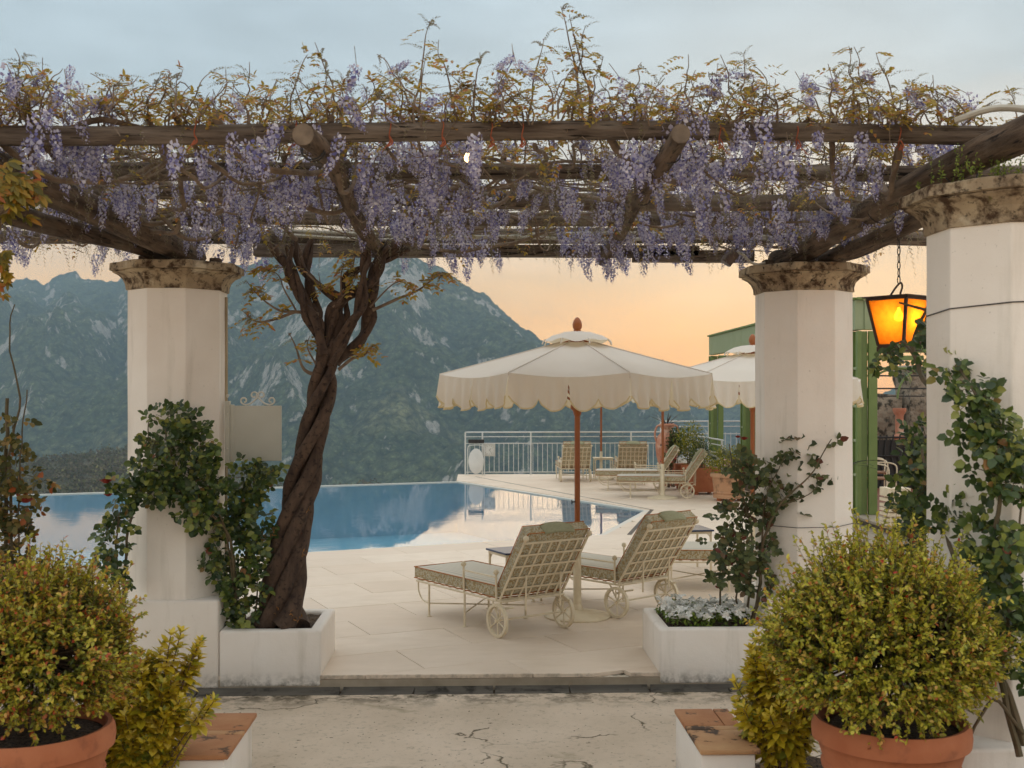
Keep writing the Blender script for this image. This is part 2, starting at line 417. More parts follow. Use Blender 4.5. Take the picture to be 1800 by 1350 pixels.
# ---- nearer wooded hill below the pool edge
HILL = [(-700, 800), (-300, 800), (0, 806), (60, 797), (105, 793), (150, 786), (200, 776), (260, 772), (330, 782), (400, 806), (460, 836), (520, 848), (575, 852), (600, 842), (630, 838), (655, 843), (690, 862), (800, 885), (1000, 900), (1500, 900)]
def hill():
    cols = np.linspace(-700, 1500, 220); rs = np.concatenate([np.linspace(60, 500, 60), np.linspace(520, 760, 12)])
    hy = interp(HILL, cols); V = np.zeros((len(rs), len(cols), 3))
    for j, c in enumerate(cols):
        u = (c - 900) / FPX; dx, dy = math.sin(YAW) + math.cos(YAW) * u, math.cos(YAW) - math.sin(YAW) * u
        zc = -(hy[j] - HZ) / FPX * 500 - 4
        for i, r_ in enumerate(rs):
            w = (r_ - 60) / 440
            z = (-48 + (zc + 48) * max(w, 0) ** .75) if w <= 1 else zc - (w - 1) * 260
            z += 5 * mnoise.fractal(Vector((dx * r_ / 60, dy * r_ / 60, 0)), 1, 2, 4) * min(1, max(0, 1 - w) * 3 + .15)
            V[i, j] = (dx * r_, dy * r_, EYE + z)
    idx = np.arange(len(rs) * len(cols)).reshape(len(rs), len(cols))
    F = np.stack([idx[:-1, :-1], idx[:-1, 1:], idx[1:, 1:], idx[1:, :-1]], -1).reshape(-1, 4)
    return np_mesh('hill', V.reshape(-1, 3), F, True), V, cols
hm, HV, hcols = hill()
tag(link('hill', hm, plain('hill_scrub', '#4a4a32', '#5d563f', .05, .95, 1, .4, 2)), kind='structure')
def hill_wood():
    parts = []
    nT = 2600
    ci = rng.uniform(0.20, .63, nT) * (len(hcols) - 1); ri = 60 * (rng.uniform(.0, 1, nT) ** .55) - 1
    for a, b in zip(ci, ri):
        i, j = int(np.clip(b, 0, 61)), int(a)
        p = HV[i, j] + np.array([rng.uniform(-3, 3), rng.uniform(-4, 4), 0])
        s = rng.uniform(1.6, 3.4); n = 34
        d = rand_dirs(n); d[:, 2] = np.abs(d[:, 2]) * 1.15 - .15
        P = p + d * s * rng.uniform(.45, 1, (n, 1)) + np.array([0, 0, s * .35])
        parts.append(leaf_arrays(P, rand_dirs(n), d + .4 * rand_dirs(n), rng.uniform(.5, 1.1, n) * s * .5, rng.uniform(.4, .9, n) * s * .42, LEAF4))
    V, F = merge(parts); return np_mesh('hill_wood', V, F)
M_WOODLAND = leafmat('woodland_foliage', [(0, '#5c5344'), (.3, '#6d6250'), (.5, '#4d5034'), (.75, '#63623d'), (.9, '#7a6f58'), (1, '#8b8a55')], .9, .15, .1)
tag(link('hill_wood', hill_wood(), M_WOODLAND), 'grey brown spring wood covering the low hill beyond the pool', 'wood', None, 'stuff')

# ---- pool
PA, PB, PC = Vector((1.81, 15.7)), Vector((2.96, 19.1)), Vector((-.35, 25.8))
dNear = (PA - Vector((-2.17, 14.0))).normalized()
PE = PA - dNear * 16.5
PD = PC + Vector((-8.52, -3.2)).normalized() * 14
POOL = [PE, PA, PB, PC, PD]
def inset(poly, d):
    out = []; n = len(poly)
    for i in range(n):
        a, b, c = poly[i - 1], poly[i], poly[(i + 1) % n]
        e1 = (b - a).normalized(); e2 = (c - b).normalized()
        n1 = Vector((-e1.y, e1.x)); n2 = Vector((-e2.y, e2.x))
        k = (n1 + n2) / (1 + n1.dot(n2)); out.append(b + k * d)
    return out
def water_mat():
    N = Nodes('pool_water')
    t = N.n('ShaderNodeBsdfTransparent'); t.inputs[0].default_value = (.86, .96, 1, 1)
    g = N.n('ShaderNodeBsdfGlossy'); g.inputs['Roughness'].default_value = .012; g.inputs[0].default_value = (1, 1, 1, 1)
    fr = N.n('ShaderNodeFresnel'); fr.inputs[0].default_value = 1.33
    bp = N.n('ShaderNodeBump'); bp.inputs['Strength'].default_value = .05; bp.inputs['Distance'].default_value = .02
    sp = N.n('ShaderNodeSeparateXYZ'); N.l(N.pos(), sp.inputs[0])
    # breeze ruffles the left half of the pool more than the right
    f = N.math('MULTIPLY', N.noise(5, 3, .5, stretch=(.6, 1.4, 1)), N.rng(N.noise(.35, 2), .40, .62, .12, 1))
    N.l(f, bp.inputs['Height'])
    for x in (g, fr): N.l(bp.outputs[0], x.inputs['Normal'])
    m = N.n('ShaderNodeMixShader'); N.l(fr.outputs[0], m.inputs[0]); N.l(t.outputs[0], m.inputs[1]); N.l(g.outputs[0], m.inputs[2]); N.l(m.outputs[0], N.out.inputs[0])
    return N.m
basin = MB()
pin = inset(POOL, .10)
nb = len(POOL)
basin.v = [(p.x, p.y, -.012) for p in POOL] + [(p.x, p.y, -.012) for p in pin] + [(p.x, p.y, -1.15) for p in pin] + [(p.x, p.y, -2.2) for p in POOL]
for i in range(nb):
    j = (i + 1) % nb
    basin.f += [(i, j, nb + j, nb + i), (nb + i, nb + j, 2 * nb + j, 2 * nb + i), (3 * nb + i, 3 * nb + j, j, i)]
basin.f.append(tuple(2 * nb + i for i in range(nb)))
def basin_mat():
    N = Nodes('pool_lining'); sp = N.n('ShaderNodeSeparateXYZ'); N.l(N.pos(), sp.inputs[0])
    c = N.mix(N.rng(sp.outputs[2], -.05, -.045), N.mix(N.rng(N.noise(3, 4), .4, .6), H('#79c6e4'), H('#88cfea')), H('#d8d2c6'))
    N.col(c); N.set(Roughness=.6); return N.m
tag(basin.build('pool_basin', basin_mat()), kind='structure')
wat = MB(); wat.v = [(p.x, p.y, -.03) for p in inset(POOL, .095)]; wat.f = [tuple(range(nb))]
tag(wat.build('pool_water', water_mat()), kind='structure')

# ---- terrace: bed plus paving slabs laid square to the pool
DX = Vector((dNear.x, dNear.y)); DY = Vector((-DX.y, DX.x))
FRONT = 7.86
def clip(poly, p, n):     # keep the side where (q-p).n >= 0
    out = []
    for i in range(len(poly)):
        a, b = poly[i], poly[(i + 1) % len(poly)]
        da, db = (a - p).dot(n), (b - p).dot(n)
        if da >= 0: out.append(a)
        if da * db < 0: out.append(a + (b - a) * (da / (da - db)))
    return out
nAB = Vector(((PB - PA).y, -(PB - PA).x)).normalized(); nBC = Vector(((PC - PB).y, -(PC - PB).x)).normalized()
ZONES = [[(Vector((0, FRONT)), Vector((0, 1))), (PA, -DY)],
         [(PA, DY), (PA, nAB), (PB, Vector((0, -1)))],
         [(PB, Vector((0, 1))), (PB, nBC), (Vector((0, 27.9)), Vector((0, -1))), (Vector((-.42, 0)), Vector((1, 0)))]]
bed = MB()
for zn in ZONES:
    q = [Vector((-9, 0)), Vector((14, 0)), Vector((14, 40)), Vector((-9, 40))]
    for p, n in zn: q = clip(q, p + (Vector((0, .03)) if n.y == 1 and p.y == FRONT else Vector((0, 0))), n)
    bed.prism(q, -.5, -.03)
terrace = tag(bed.build('terrace', plain('slab_bedding', '#a99c89', '#8f8370', 6, .95, .3, 40)), kind='structure')
def paving_mat():
    N = Nodes('travertine_paving')
    oi = N.n('ShaderNodeObjectInfo')
    c = N.ramp(oi.outputs['Random'], [(0, H('#e4d3bf')), (.5, H('#ddcab5')), (1, H('#e9d9c6'))])
    c = N.mix(N.math('MULTIPLY', N.rng(N.noise(3.5, 6, .6, stretch=(1, 2.2, 1)), .45, .7), .5), c, H('#d2bfa8'))
    c = N.mix(N.math('MULTIPLY', N.rng(N.noise(.8, 5, .6), .5, .7), .4), c, H('#cdbba5'))
    # moss and grime along the front nosing and in the joints beside the kerb
    sp = N.n('ShaderNodeSeparateXYZ'); N.l(N.pos(), sp.inputs[0])
    lip = N.math('MULTIPLY', N.rng(sp.outputs[1], FRONT + .012, FRONT + .004), N.rng(N.noise(11, 7, .75), .44, .80, 0, .9))
    c = N.mix(lip, c, H('#3b3526'))
    wet = N.rng(N.noise(.5, 4, .55), .45, .60)
    N.col(c); N.l(N.rng(wet, 0, 1, .62, .48), N.b.inputs['Roughness']); N.set(Specular_IOR_Level=.45)
    b = N.bump(N.noise(28, 6, .6), .10, .004); N.bump(N.noise(2.2, 4, .5), .10, .01, b)
    return N.m
M_PAVE = paving_mat()
nslab = 0
SW, SD = 1.25, .62
for zi, zn in enumerate(ZONES):
    for r_ in range(-40, 60):
        for c_ in range(-30, 30):
            o = PA + DX * ((c_ + (.5 if r_ % 2 else 0)) * SW) + DY * (r_ * SD)
            g_ = .0022
            q = [o + DX * g_ + DY * g_, o + DX * (SW - g_) + DY * g_, o + DX * (SW - g_) + DY * (SD - g_), o + DX * g_ + DY * (SD - g_)]
            ctr = sum(q, Vector((0, 0))) / 4
            if ctr.y < 7 or ctr.y > 29 or ctr.x < -.45 * ctr.y - .3 or ctr.x > min(5.6, .45 * ctr.y + .4): continue
            if zi == 0 and ctr.x < -3.4: continue
            for p, n in zn:
                q = clip(q, p, n)
                if len(q) < 3: break
            if len(q) < 3: continue
            ar = abs(sum(q[i].x * q[(i + 1) % len(q)].y - q[(i + 1) % len(q)].x * q[i].y for i in range(len(q)))) / 2
            if ar < .02: continue
            z = random.uniform(-.0012, .0012)
            MB().prism(q, -.029, z).build('paving_slab', M_PAVE, terrace, bevel=.003, segs=1); nslab += 1
print('slabs', nslab)
# front riser below the nosing
def riser_mat():
    N = Nodes('stained_riser')
    c = N.mix(N.rng(N.noise(3, 5), .4, .6), H('#ded4c3'), H('#c6baa3'))
    c = N.mix(N.rng(N.noise(10, 8, .75, stretch=(.6, 1, 1.6)), .50, .58), c, H('#4a4433'))
    N.col(c); N.set(Roughness=.9); N.bump(N.noise(30, 5), .5, .01); return N.m
MB().box((-1.05, FRONT + .012, -.12), (1.27, FRONT + .2, -.0295)).build('riser', riser_mat(), terrace, bevel=.004)
# slot drain by the pool corner
sd0, sd1 = gnd(1106, 940), gnd(1146, 896)
dd = (sd1 - sd0).normalized(); sdn = Vector((dd.y, -dd.x, 0))
dr = MB()
for a, b in ((sd0, sd1), (sd1, gnd(836, 838))):
    d_ = (b - a).normalized(); nn = Vector((d_.y, -d_.x, 0)) * .03
    if a is sd1: nn *= .3
    q = [a - nn, b - nn, b + nn, a + nn]
    dr.prism([(p.x, p.y) for p in q[::-1]] if False else [(p.x, p.y) for p in q], -.02, .0035)
dr.build('drain_slot', M_DARK, terrace)

# ---- lower court, cracked and mossy
def court_mat():
    N = Nodes('old_concrete')
    c = N.mix(N.rng(N.noise(1.3, 6, .6), .35, .65), H('#dccab5'), H('#cab8a2'))
    c = N.mix(N.math('MULTIPLY', N.rng(N.noise(26, 5, .7), .55, .72), .6), c, H('#8f846f'))
    patch = N.rng(N.noise(2.2, 6, .65, dist=.6, stretch=(.6, 1, 1)), .60, .74)
    c = N.mix(N.math('MULTIPLY', patch, .85), c, H('#857a5e'))
    vo = N.n('ShaderNodeTexVoronoi', feature='DISTANCE_TO_EDGE'); vo.inputs['Scale'].default_value = .75
    wv = N.n('ShaderNodeVectorMath', operation='ADD')
    nn = N.n('ShaderNodeTexNoise'); nn.inputs['Scale'].default_value = 2.3; nn.inputs['Detail'].default_value = 6; N.l(N.pos(), nn.inputs['Vector'])
    sc = N.n('ShaderNodeVectorMath', operation='SCALE'); sc.inputs['Scale'].default_value = .8; N.l(nn.outputs['Color'], sc.inputs[0])
    N.l(N.pos(), wv.inputs[0]); N.l(sc.outputs[0], wv.inputs[1]); N.l(wv.outputs[0], vo.inputs['Vector'])
    crack = N.math('MULTIPLY', N.rng(vo.outputs['Distance'], .008, .002), N.rng(N.noise(1.6, 4, .6), .45, .53))
    c = N.mix(N.math('MULTIPLY', crack, .8), c, H('#4f482f'))
    spots = N.rng(N.noise(38, 2, .4), .72, .75); c = N.mix(spots, c, H('#4d4533'))
    sp = N.n('ShaderNodeSeparateXYZ'); N.l(N.pos(), sp.inputs[0])
    c = N.mix(N.math('MULTIPLY', N.rng(sp.outputs[1], 7.3, 7.68), N.rng(N.noise(6, 6, .7), .45, .60)), c, H('#4c4634'))
    N.col(c); N.set(Roughness=.9, Specular_IOR_Level=.25)
    b = N.bump(N.noise(30, 7, .65), .45, .012)
    b = N.bump(N.noise(120, 3, .6), .3, .004, b)
    N.bump(N.math('MULTIPLY', crack, -1), .8, .01, b)
    return N.m
MB().box((-9, -4, -.6), (9, 7.68, -.09)).build('lower_court', court_mat())['kind'] = 'structure'
# gutter of shallow stone channels along the step
gut = tag(MB().box((-9, 7.675, -.6), (9, 7.872, -.113)).build('gutter', M_SOIL), kind='structure')
M_GUT = plain('slate_channel', '#6a655c', '#514c45', 9, .8, .6, 30, .01, stain=('#2e2b25', 7, .52, .64), stretch=(.3, 1, 1))
gx = -3.9
while gx < 3.6:
    w = random.choice([.50, .52, .55, .97]) ; g_ = .006
    prof = [(7.676, -.088), (7.70, -.097), (7.74, -.104), (7.79, -.104), (7.84, -.094), (7.868, -.076)]
    b = MB(); n = len(prof); sk_ = random.uniform(-.02, .02)
    for x, s_ in ((gx + g_, 0), (gx + w - g_, 1)):
        b.v += [(x + (y - 7.77) * sk_ * 6, y, z) for y, z in prof] + [(x + (y - 7.77) * sk_ * 6, y, -.125) for y, z in prof]
    for i in range(n - 1):
        b.f.append((i, 2 * n + i, 2 * n + i + 1, i + 1))
    b.f.append(tuple(range(n)) + tuple(range(2 * n - 1, n - 1, -1))); b.f.append((tuple(range(2 * n, 3 * n)) + tuple(range(4 * n - 1, 3 * n - 1, -1)))[::-1])
    b.f.append((0, n, 3 * n, 2 * n)); b.f.append((n - 1, 3 * n - 1, 4 * n - 1, 2 * n - 1))
    b.build('channel_block', M_GUT, gut); gx += w

# ---- soil beds either side of the foreground walk
def soil_bed(x0, x1, y0, y1, z, name='soil_bed'):
    nx, ny = 60, 50; V = []
    for j in range(ny + 1):
        for i in range(nx + 1):
            x = x0 + (x1 - x0) * i / nx; y = y0 + (y1 - y0) * j / ny
            V.append((x, y, z + .035 * mnoise.fractal(Vector((x * 6, y * 6, 1)), 1, 2, 5)))
    idx = np.arange((nx + 1) * (ny + 1)).reshape(ny + 1, nx + 1)
    F = np.stack([idx[:-1, :-1], idx[:-1, 1:], idx[1:, 1:], idx[1:, :-1]], -1).reshape(-1, 4)
    return tag(link(name, np_mesh(name, V, F), M_SOIL), kind='structure')
soil_bed(-3.6, -1.40, 3.4, 6.05, -.03); soil_bed(1.33, 3.6, 3.4, 6.05, -.03)

# ---- raised floor of the pavilion, its steps
M_STEP = plain('pebbled_step', '#7f7466', '#5f5547', 60, .9, .7, 80, .01)
M_STEPTOP = plain('worn_step_stone', '#a69a88', '#8f8474', 12, .85, .3, 60)
M_REDFLOOR = plain('red_clay_floor', '#8d5a44', '#7a4a38', 6, .6, .1, 40)
plat = tag(MB().box((5.52, 13.0, -.03), (13, 31, .155)).build('raised_floor', M_STEP), kind='structure')
MB().box((5.45, 12.95, .157), (5.85, 31, .20)).build('edge_stone', M_STEPTOP, plat, bevel=.01)
MB().box((5.852, 13.0, .157), (13, 31, .196)).build('clay_floor', M_REDFLOOR, plat)
MB().box((4.98, 12.6, -.029), (5.518, 20, .055)).build('step', M_STEP, plat)
MB().box((4.93, 12.55, .057), (5.519, 20, .088)).build('step_tread', M_STEPTOP, plat, bevel=.008)

# ---- evening haze in the valley
hz = MB().box((-4200, -300, -420), (4200, 2900, 420)).build('haze', None)
hmm = bpy.data.materials.new('haze'); hmm.use_nodes = True; ht = hmm.node_tree; ht.nodes.clear()
ho = ht.nodes.new('ShaderNodeOutputMaterial'); hv = ht.nodes.new('ShaderNodeVolumePrincipled')
hv.inputs['Color'].default_value = (.52, .78, 1, 1); hv.inputs['Density'].default_value = .00030; hv.inputs['Anisotropy'].default_value = .1
ht.links.new(hv.outputs[0], ho.inputs['Volume']); hz.data.materials.append(hmm)
tag(hz, 'blue evening haze in the air over the valley', 'haze', None, 'stuff')

# ================================================================== ARCHITECTURE
OCT = math.pi / 8; OK = 1 / math.cos(OCT)
def jitter_mesh(o, amp, sc):
    me = o.data
    for v in me.vertices:
        n = mnoise.noise_vector(v.co * sc); v.co += Vector((n.x, n.y, n.z)) * amp
def pillar(loc, plinth, plinth_top, label, group, front_y):
    W = .32
    p = empty('pillar', (loc[0], loc[1], 0), 0, label, 'pillar', group)
    if plinth:
        x0, x1, y0, y1 = plinth
        b = MB().box((x0 - loc[0], y0 - loc[1], -.085), (x1 - loc[0], y1 - loc[1], plinth_top)).build('plinth', M_PLASTER, p, smooth=True, bevel=.018, segs=3)
    prof = [((W - .004) * OK, plinth_top - .02)] + [((W - .0012 * math.sin(k)) * OK, plinth_top + (2.66 - plinth_top) * k / 14) for k in range(1, 14)] + [(W * OK, 2.685)]
    s = MB().lathe(prof, 8, off=OCT).build('shaft', M_PLASTER, p, bevel=.006, segs=2, ang=25)
    cp = [(W * OK * .98, 2.66), ((W + .012) * OK, 2.664), ((W + .014) * OK, 2.70), ((W + .028) * OK, 2.735), ((W + .055) * OK, 2.763), ((W + .086) * OK, 2.779), ((W + .094) * OK, 2.784), ((W + .094) * OK, 2.788), ((W + .086) * OK, 2.791), ((W + .112) * OK, 2.796), ((W + .11) * OK, 2.842), ((W + .104) * OK, 2.848)]
    # finely divided so that the old stone can be chipped and uneven
    c = MB(); n = 64
    def oct_fn(a):
        k = (a % (math.pi / 4)) - OCT * 0; k = ((a - OCT + OCT) % (math.pi / 4)) - OCT
        return math.cos(OCT) / math.cos(k) if True else 1
    def fn(a):
        k = ((a + OCT) % (math.pi / 4)) - OCT
        return math.cos(OCT) / math.cos(k)
    c.lathe(cp, n, off=0, fn=fn)
    co = c.build('capital', M_CAP, p); 
    for v in co.data.vertices:
        q = v.co + Vector((loc[0] * 3, loc[1] * 3, 0))
        d_ = mnoise.fractal(q * 14, 1, 2, 3) * .004 + min(0, mnoise.noise(q * 7) + .3) * .022
        r_ = Vector((v.co.x, v.co.y, 0))
        if r_.length > .34: v.co += r_.normalized() * d_ + Vector((0, 0, d_ * .6))
    return p
PL = (-2.118, 8.20); PR = (2.385, 8.20); PN = (2.42, 5.10); PNL = (-2.46, 5.05)
pl = pillar(PL, (-2.43, -1.757, FRONT - .012, 8.56), .52, 'white octagonal pillar with the grey sign board on its side', 'pergola pillars', 0)
pr = pillar(PR, (2.03, 2.73, FRONT - .012, 8.56), .515, 'white octagonal pillar behind the planter of white flowers', 'pergola pillars', 0)
pn = pillar(PN, (1.98, 2.9, 4.70, 5.5), .44, 'white octagonal pillar overgrown by climbing rose beside the amber lantern', 'pergola pillars', 0)
pnl = pillar(PNL, (-2.9, -2.05, 4.7, 5.4), .44, 'white octagonal pillar at the end behind the staked climber', 'pergola pillars', 0)
# drain pipe on the far side of the left pillar
MB().tube([(.325, .06, .6), (.325, .06, 2.63)], .013, 8).build('pipe', plain('pipe_paint', '#b9a98d', '#a8987c', 5, .7), pl, smooth=True)
# wires
MB().tube([(-.3235, .12, 2.29), (-.3235, -.134, 2.305), (-.134, -.3235, 2.32), (.134, -.3235, 2.33), (.3235, -.134, 2.335)], .003, 5).build('wire', M_DARK, pn)
MB().tube([(-.3235, .12, 1.05), (-.3235, -.134, 1.045), (-.134, -.3235, 1.05), (.134, -.3235, 1.06), (.3235, -.134, 1.06)], .003, 5).build('wire', M_DARK, pn)
MB().tube([(-.336, -.14, 1.0), (-.135, -.337, 1.0), (.135, -.337, 1.005), (.336, -.13, 1.01)], .0025, 5).build('wire', M_DARK, pr)
# wood packing on the capitals
for p_, pos in ((pl, [(-.2, -.12), (.27, -.02)]), (pr, [(-.27, -.05), (.25, .0), (.16, .1)])):
    for (x, y) in pos:
        MB().box((x - .035, y - .05, 2.849), (x + .035, y + .05, 2.90)).build('packing_block', M_LOGY, p_, bevel=.006)
# small weeds on top of the near capital
wv = []
for k in range(60):
    b = np.array([rng.uniform(-.42, .05), rng.uniform(-.40, .0), 2.85]); h = rng.uniform(.03, .16); n = 12
    t = np.linspace(.1, 1, n)[:, None]
    lean = np.array([[rng.uniform(-.25, .25), rng.uniform(-.2, .2), 1]])
    wv.append(leaf_arrays(b + lean * t * h, rand_dirs(n) + np.array([0, 0, .8]), rand_dirs(n), rng.uniform(.008, .02, n), rng.uniform(.004, .01, n)))
V, F = merge(wv)
M_WEED = leafmat('weed_leaves', [(0, '#5a6a2c'), (.6, '#7b8b3a'), (1, '#9aa24a')], .6, .4)
tag(link('weeds', np_mesh('weeds', V, F), M_WEED, pn), kind='stuff')

def planter(x0, x1, y0, y1, top, label, left):
    p = empty('planter', ((x0 + x1) / 2, (y0 + y1) / 2, 0), 0, label, 'planter', 'plastered planters at the step')
    cx, cy = p.location.x, p.location.y; t = .085
    b = MB()
    o = [(x0 - cx, y0 - cy), (x1 - cx, y0 - cy), (x1 - cx, y1 - cy), (x0 - cx, y1 - cy)]
    i_ = [(x0 - cx + t, y0 - cy + t), (x1 - cx - t, y0 - cy + t), (x1 - cx - t, y1 - cy - t), (x0 - cx + t, y1 - cy - t)]
    b.v = [(x, y, -.08) for x, y in o] + [(x, y, top) for x, y in o] + [(x, y, top) for x, y in i_] + [(x, y, -.05) for x, y in i_]
    for k in range(4):
        j = (k + 1) % 4
        b.f += [(k, j, 4 + j, 4 + k), (4 + k, 4 + j, 8 + j, 8 + k), (8 + k, 8 + j, 12 + j, 12 + k)]
    b.f.append((0, 3, 2, 1)); b.f.append((12, 13, 14, 15))
    b.build('wall', M_PLASTER_SIGN, p, smooth=True, bevel=.022, segs=3)
    nx = 40; V_ = []
    for jj in range(nx + 1):
        for ii in range(nx + 1):
            x = i_[0][0] - .01 + (i_[1][0] - i_[0][0] + .02) * ii / nx; y = i_[0][1] - .01 + (i_[2][1] - i_[0][1] + .02) * jj / nx
            V_.append((x, y, top - .03 + .018 * mnoise.fractal(Vector((x * 14, y * 14, x0)), 1, 2, 4)))
    idx = np.arange((nx + 1) ** 2).reshape(nx + 1, nx + 1)
    link('soil', np_mesh('soil', V_, np.stack([idx[:-1, :-1], idx[:-1, 1:], idx[1:, 1:], idx[1:, :-1]], -1).reshape(-1, 4)), M_SOIL, p)
    return p
planter(-1.755, -1.058, FRONT - .007, 8.66, .312, 'low white plastered planter at the foot of the wisteria trunk', True)
planter(1.278, 2.028, FRONT - .007, 8.66, .305, 'low white plastered planter full of white bedding flowers', False)

# cheek walls of the steps with terracotta tiles
def cheek(x0, x1, label, mats):
    w = empty('low_wall', ((x0 + x1) / 2, 5.66, -.09), 0, label, 'low wall', 'tile topped walls of the steps')
    MB().box((x0 + .003 - w.location.x, -.33, 0), (x1 - .02 - w.location.x, .34, .318)).build('wall', M_PLASTER_SIGN, w, smooth=True, bevel=.012, segs=2)
    inner = 1 if x1 < 0 else -1
    ys = [(-.345, -.018), (-.012, .052), (.058, .362)]
    for (a, b), m in zip(ys, mats):
        spl = [(x0, x1)] if not (inner < 0 and a > .05) else [(x0, x0 + .2), (x0 + .206, x1)]
        for (xa, xb) in spl:
            MB().box((xa - w.location.x, a, .322), (xb - w.location.x, b, .345)).build('tile', m, w, smooth=True, bevel=.004)
cheek(-1.42, -1.146, 'low white wall topped with plain terracotta tiles by the left pot', [M_TILE, M_TILE2, M_TILE])
cheek(1.06, 1.345, 'low white wall topped with black stained terracotta tiles', [M_TILE2, M_TILE2, M_TILE])

# sign board on its bracket
sg = empty('sign_board', tuple(at(397, 811, 8.2)), 0, 'blank grey square sign board with scrolled ironwork on the pillar', 'sign')
o = sg.location
def S(px, py): q = at(px, py, 8.2) - o; return q
a, b = S(411, 810), S(495, 713)
MB().box((a.x, -.008, a.z), (b.x, .008, b.z)).build('board', M_SIGN, sg, bevel=.003)
a, b = S(396, 820), S(411, 700)
br = MB().box((a.x, -.02, a.z), (a.x + .035, .02, b.z - .02)).box((a.x + .0352, -.011, a.z + .03), (b.x + .004, .011, b.z - .045))
br.build('bracket', M_SIGN, sg, bevel=.003)
for py in (712, 727, 788, 812):
    q = S(401, py); MB().lathe([(.0, -.004), (.007, -.003), (.006, .003), (.0, .006)], 10, (q.x, -.026, q.z)).build('bolt', M_SIGNFR, sg, smooth=True)
q = S(400, 697); MB().lathe([(.004, -.012), (.010, -.004), (.011, .004), (.006, .012)], 12, (q.x, 0, q.z + .004)).build('knob', M_SIGNFR, sg, smooth=True)
def scroll(sx):
    pts = []
    c0 = S(453 - sx * 17 * 1, 699)     # outer lower curl
    def P_(px, py): r_ = S(453 + sx * (px - 453), py); return (r_.x, 0, r_.z)
    for k in range(11):
        a_ = R(-60 + 330 * (1 - k / 10)); rr = 3.0 + 3.2 * (1 - (1 - k / 10)) 
        pts.append(P_(478 - 1 + rr * math.cos(a_) * 1.0, 704 - rr * math.sin(a_)))
    pts += [P_(474, 711.5), P_(465, 709), P_(457, 702), P_(451, 695)]
    for k in range(10):
        a_ = R(20 + 300 * k / 9); rr = 6 - 2.8 * k / 9
        pts.append(P_(446.5 + rr * math.cos(a_), 694.5 - rr * math.sin(a_)))
    return MB().tube(smooth_path(pts, 2), .0062, 6)
for sx in (1, -1): scroll(sx).build('scroll', M_SIGNFR, sg, smooth=True)

# ---- pergola timber
perg = empty('pergola', (0, 6.9, 2.85), 0, 'weathered log pergola carried on the white pillars under the wisteria', 'pergola')
def logp(name, pts, r0, mat, n=14, wob=.16, seed=0, cut=None):
    m = 26; P = smooth_path(pts, 8) if len(pts) > 2 else [Vector(pts[0]).lerp(Vector(pts[1]), i / m) for i in range(m + 1)]
    P = [Vector(p) - perg.location for p in P]
    for i, p in enumerate(P): p += Vector((mnoise.noise(Vector((i * .13, seed, 0))), mnoise.noise(Vector((i * .13, seed, 5))), mnoise.noise(Vector((i * .13, seed, 9))))) * r0 * 1.1
    rr = [r0 * (1 + .14 * mnoise.noise(Vector((i * .25, seed * 2.3, 2)))) for i in range(len(P))]
    b = MB().tube(P, rr, n, wob=wob, seed=seed)
    o_ = b.build(name, mat, perg, smooth=True)
    if cut: 
        k = P[0]; d_ = (P[0] - P[1]).normalized()
        e = MB().tube([k, k + d_ * .004], [rr[0] * .97, rr[0] * .95], 14); e.build('cut_end', M_CUT, o_)
    return o_
# long logs across, resting on the lengthwise timbers
for i, (Y, x0, x1, z, r0) in enumerate([(5.22, -3.4, 2.62, 3.125, .044), (6.08, -3.7, 3.3, 3.12, .046), (6.95, -4.1, 3.4, 3.125, .05), (7.7, -4.4, 3.6, 3.115, .048), (8.5, -4.8, 3.8, 3.105, .052)]):
    logp('cross_log', [(x0, Y + random.uniform(-.03, .03), z + random.uniform(-.02, .02)), ((x0 + x1) / 2, Y, z), (x1, Y + random.uniform(-.03, .03), z + random.uniform(-.015, .015))], r0, M_LOGX, seed=i + 1)
# lengthwise timbers over the pillars and between them
logp('main_beam', [(-2.10, 8.62, 2.96), (-2.15, 7.2, 2.975), (-2.32, 4.4, 2.98)], .088, M_LOGY, seed=11)
logp('main_beam', [(2.30, 8.62, 2.96), (2.32, 7.2, 2.975), (2.25, 4.25, 2.99)], .075, M_LOGY, seed=12)
logp('under_beam', [(2.52, 8.5, 2.91), (2.50, 7.0, 2.885), (2.46, 5.4, 2.90)], .055, M_LOGY, seed=15)
logp('under_beam', [(-2.28, 8.5, 2.92), (-2.36, 6.6, 2.885), (-2.45, 5.2, 2.91)], .055, M_LOGY, seed=16)
logp('rafter', [(-.70, 4.66, 2.985), (-.70, 6.4, 3.0), (-.70, 8.72, 2.985)], .046, M_LOGY, seed=13, cut=True)
logp('rafter', [(.84, 4.62, 2.99), (.9, 6.4, 2.99), (1.0, 8.9, 2.985)], .042, M_LOGY, seed=14, cut=True)
for (xa, xb, Y, z) in ((-1.62, -.30, 8.42, 2.99), (1.2, 2.12, 8.62, 2.985), (-1.1, 1.7, 8.62, 3.02)):
    MB().box((xa, Y - .06 - 6.9, z - .045 - 2.85), (xb, Y + .06 - 6.9, z + .04 - 2.85)).build('header_beam', M_LOGX, perg, bevel=.006)
# wire lashings round the rafters
for (x, Y, z, r0) in ((-.70, 4.93, 2.985, .050), (-.70, 4.97, 2.985, .050), (.86, 5.0, 2.99, .047), (.875, 5.75, 2.99, .047), (.9, 6.1, 2.99, .047), (2.29, 5.3, 2.985, .082), (2.31, 6.4, 2.98, .082)):
    pts = [(x + r0 * math.cos(t), Y - 6.9 + .02 * math.sin(t), z - 2.85 + r0 * math.sin(t)) for t in np.linspace(0, 2 * math.pi, 19)]
    MB().tube(pts, .0035, 5, cap=False).build('wire_lashing', M_DARK, perg)
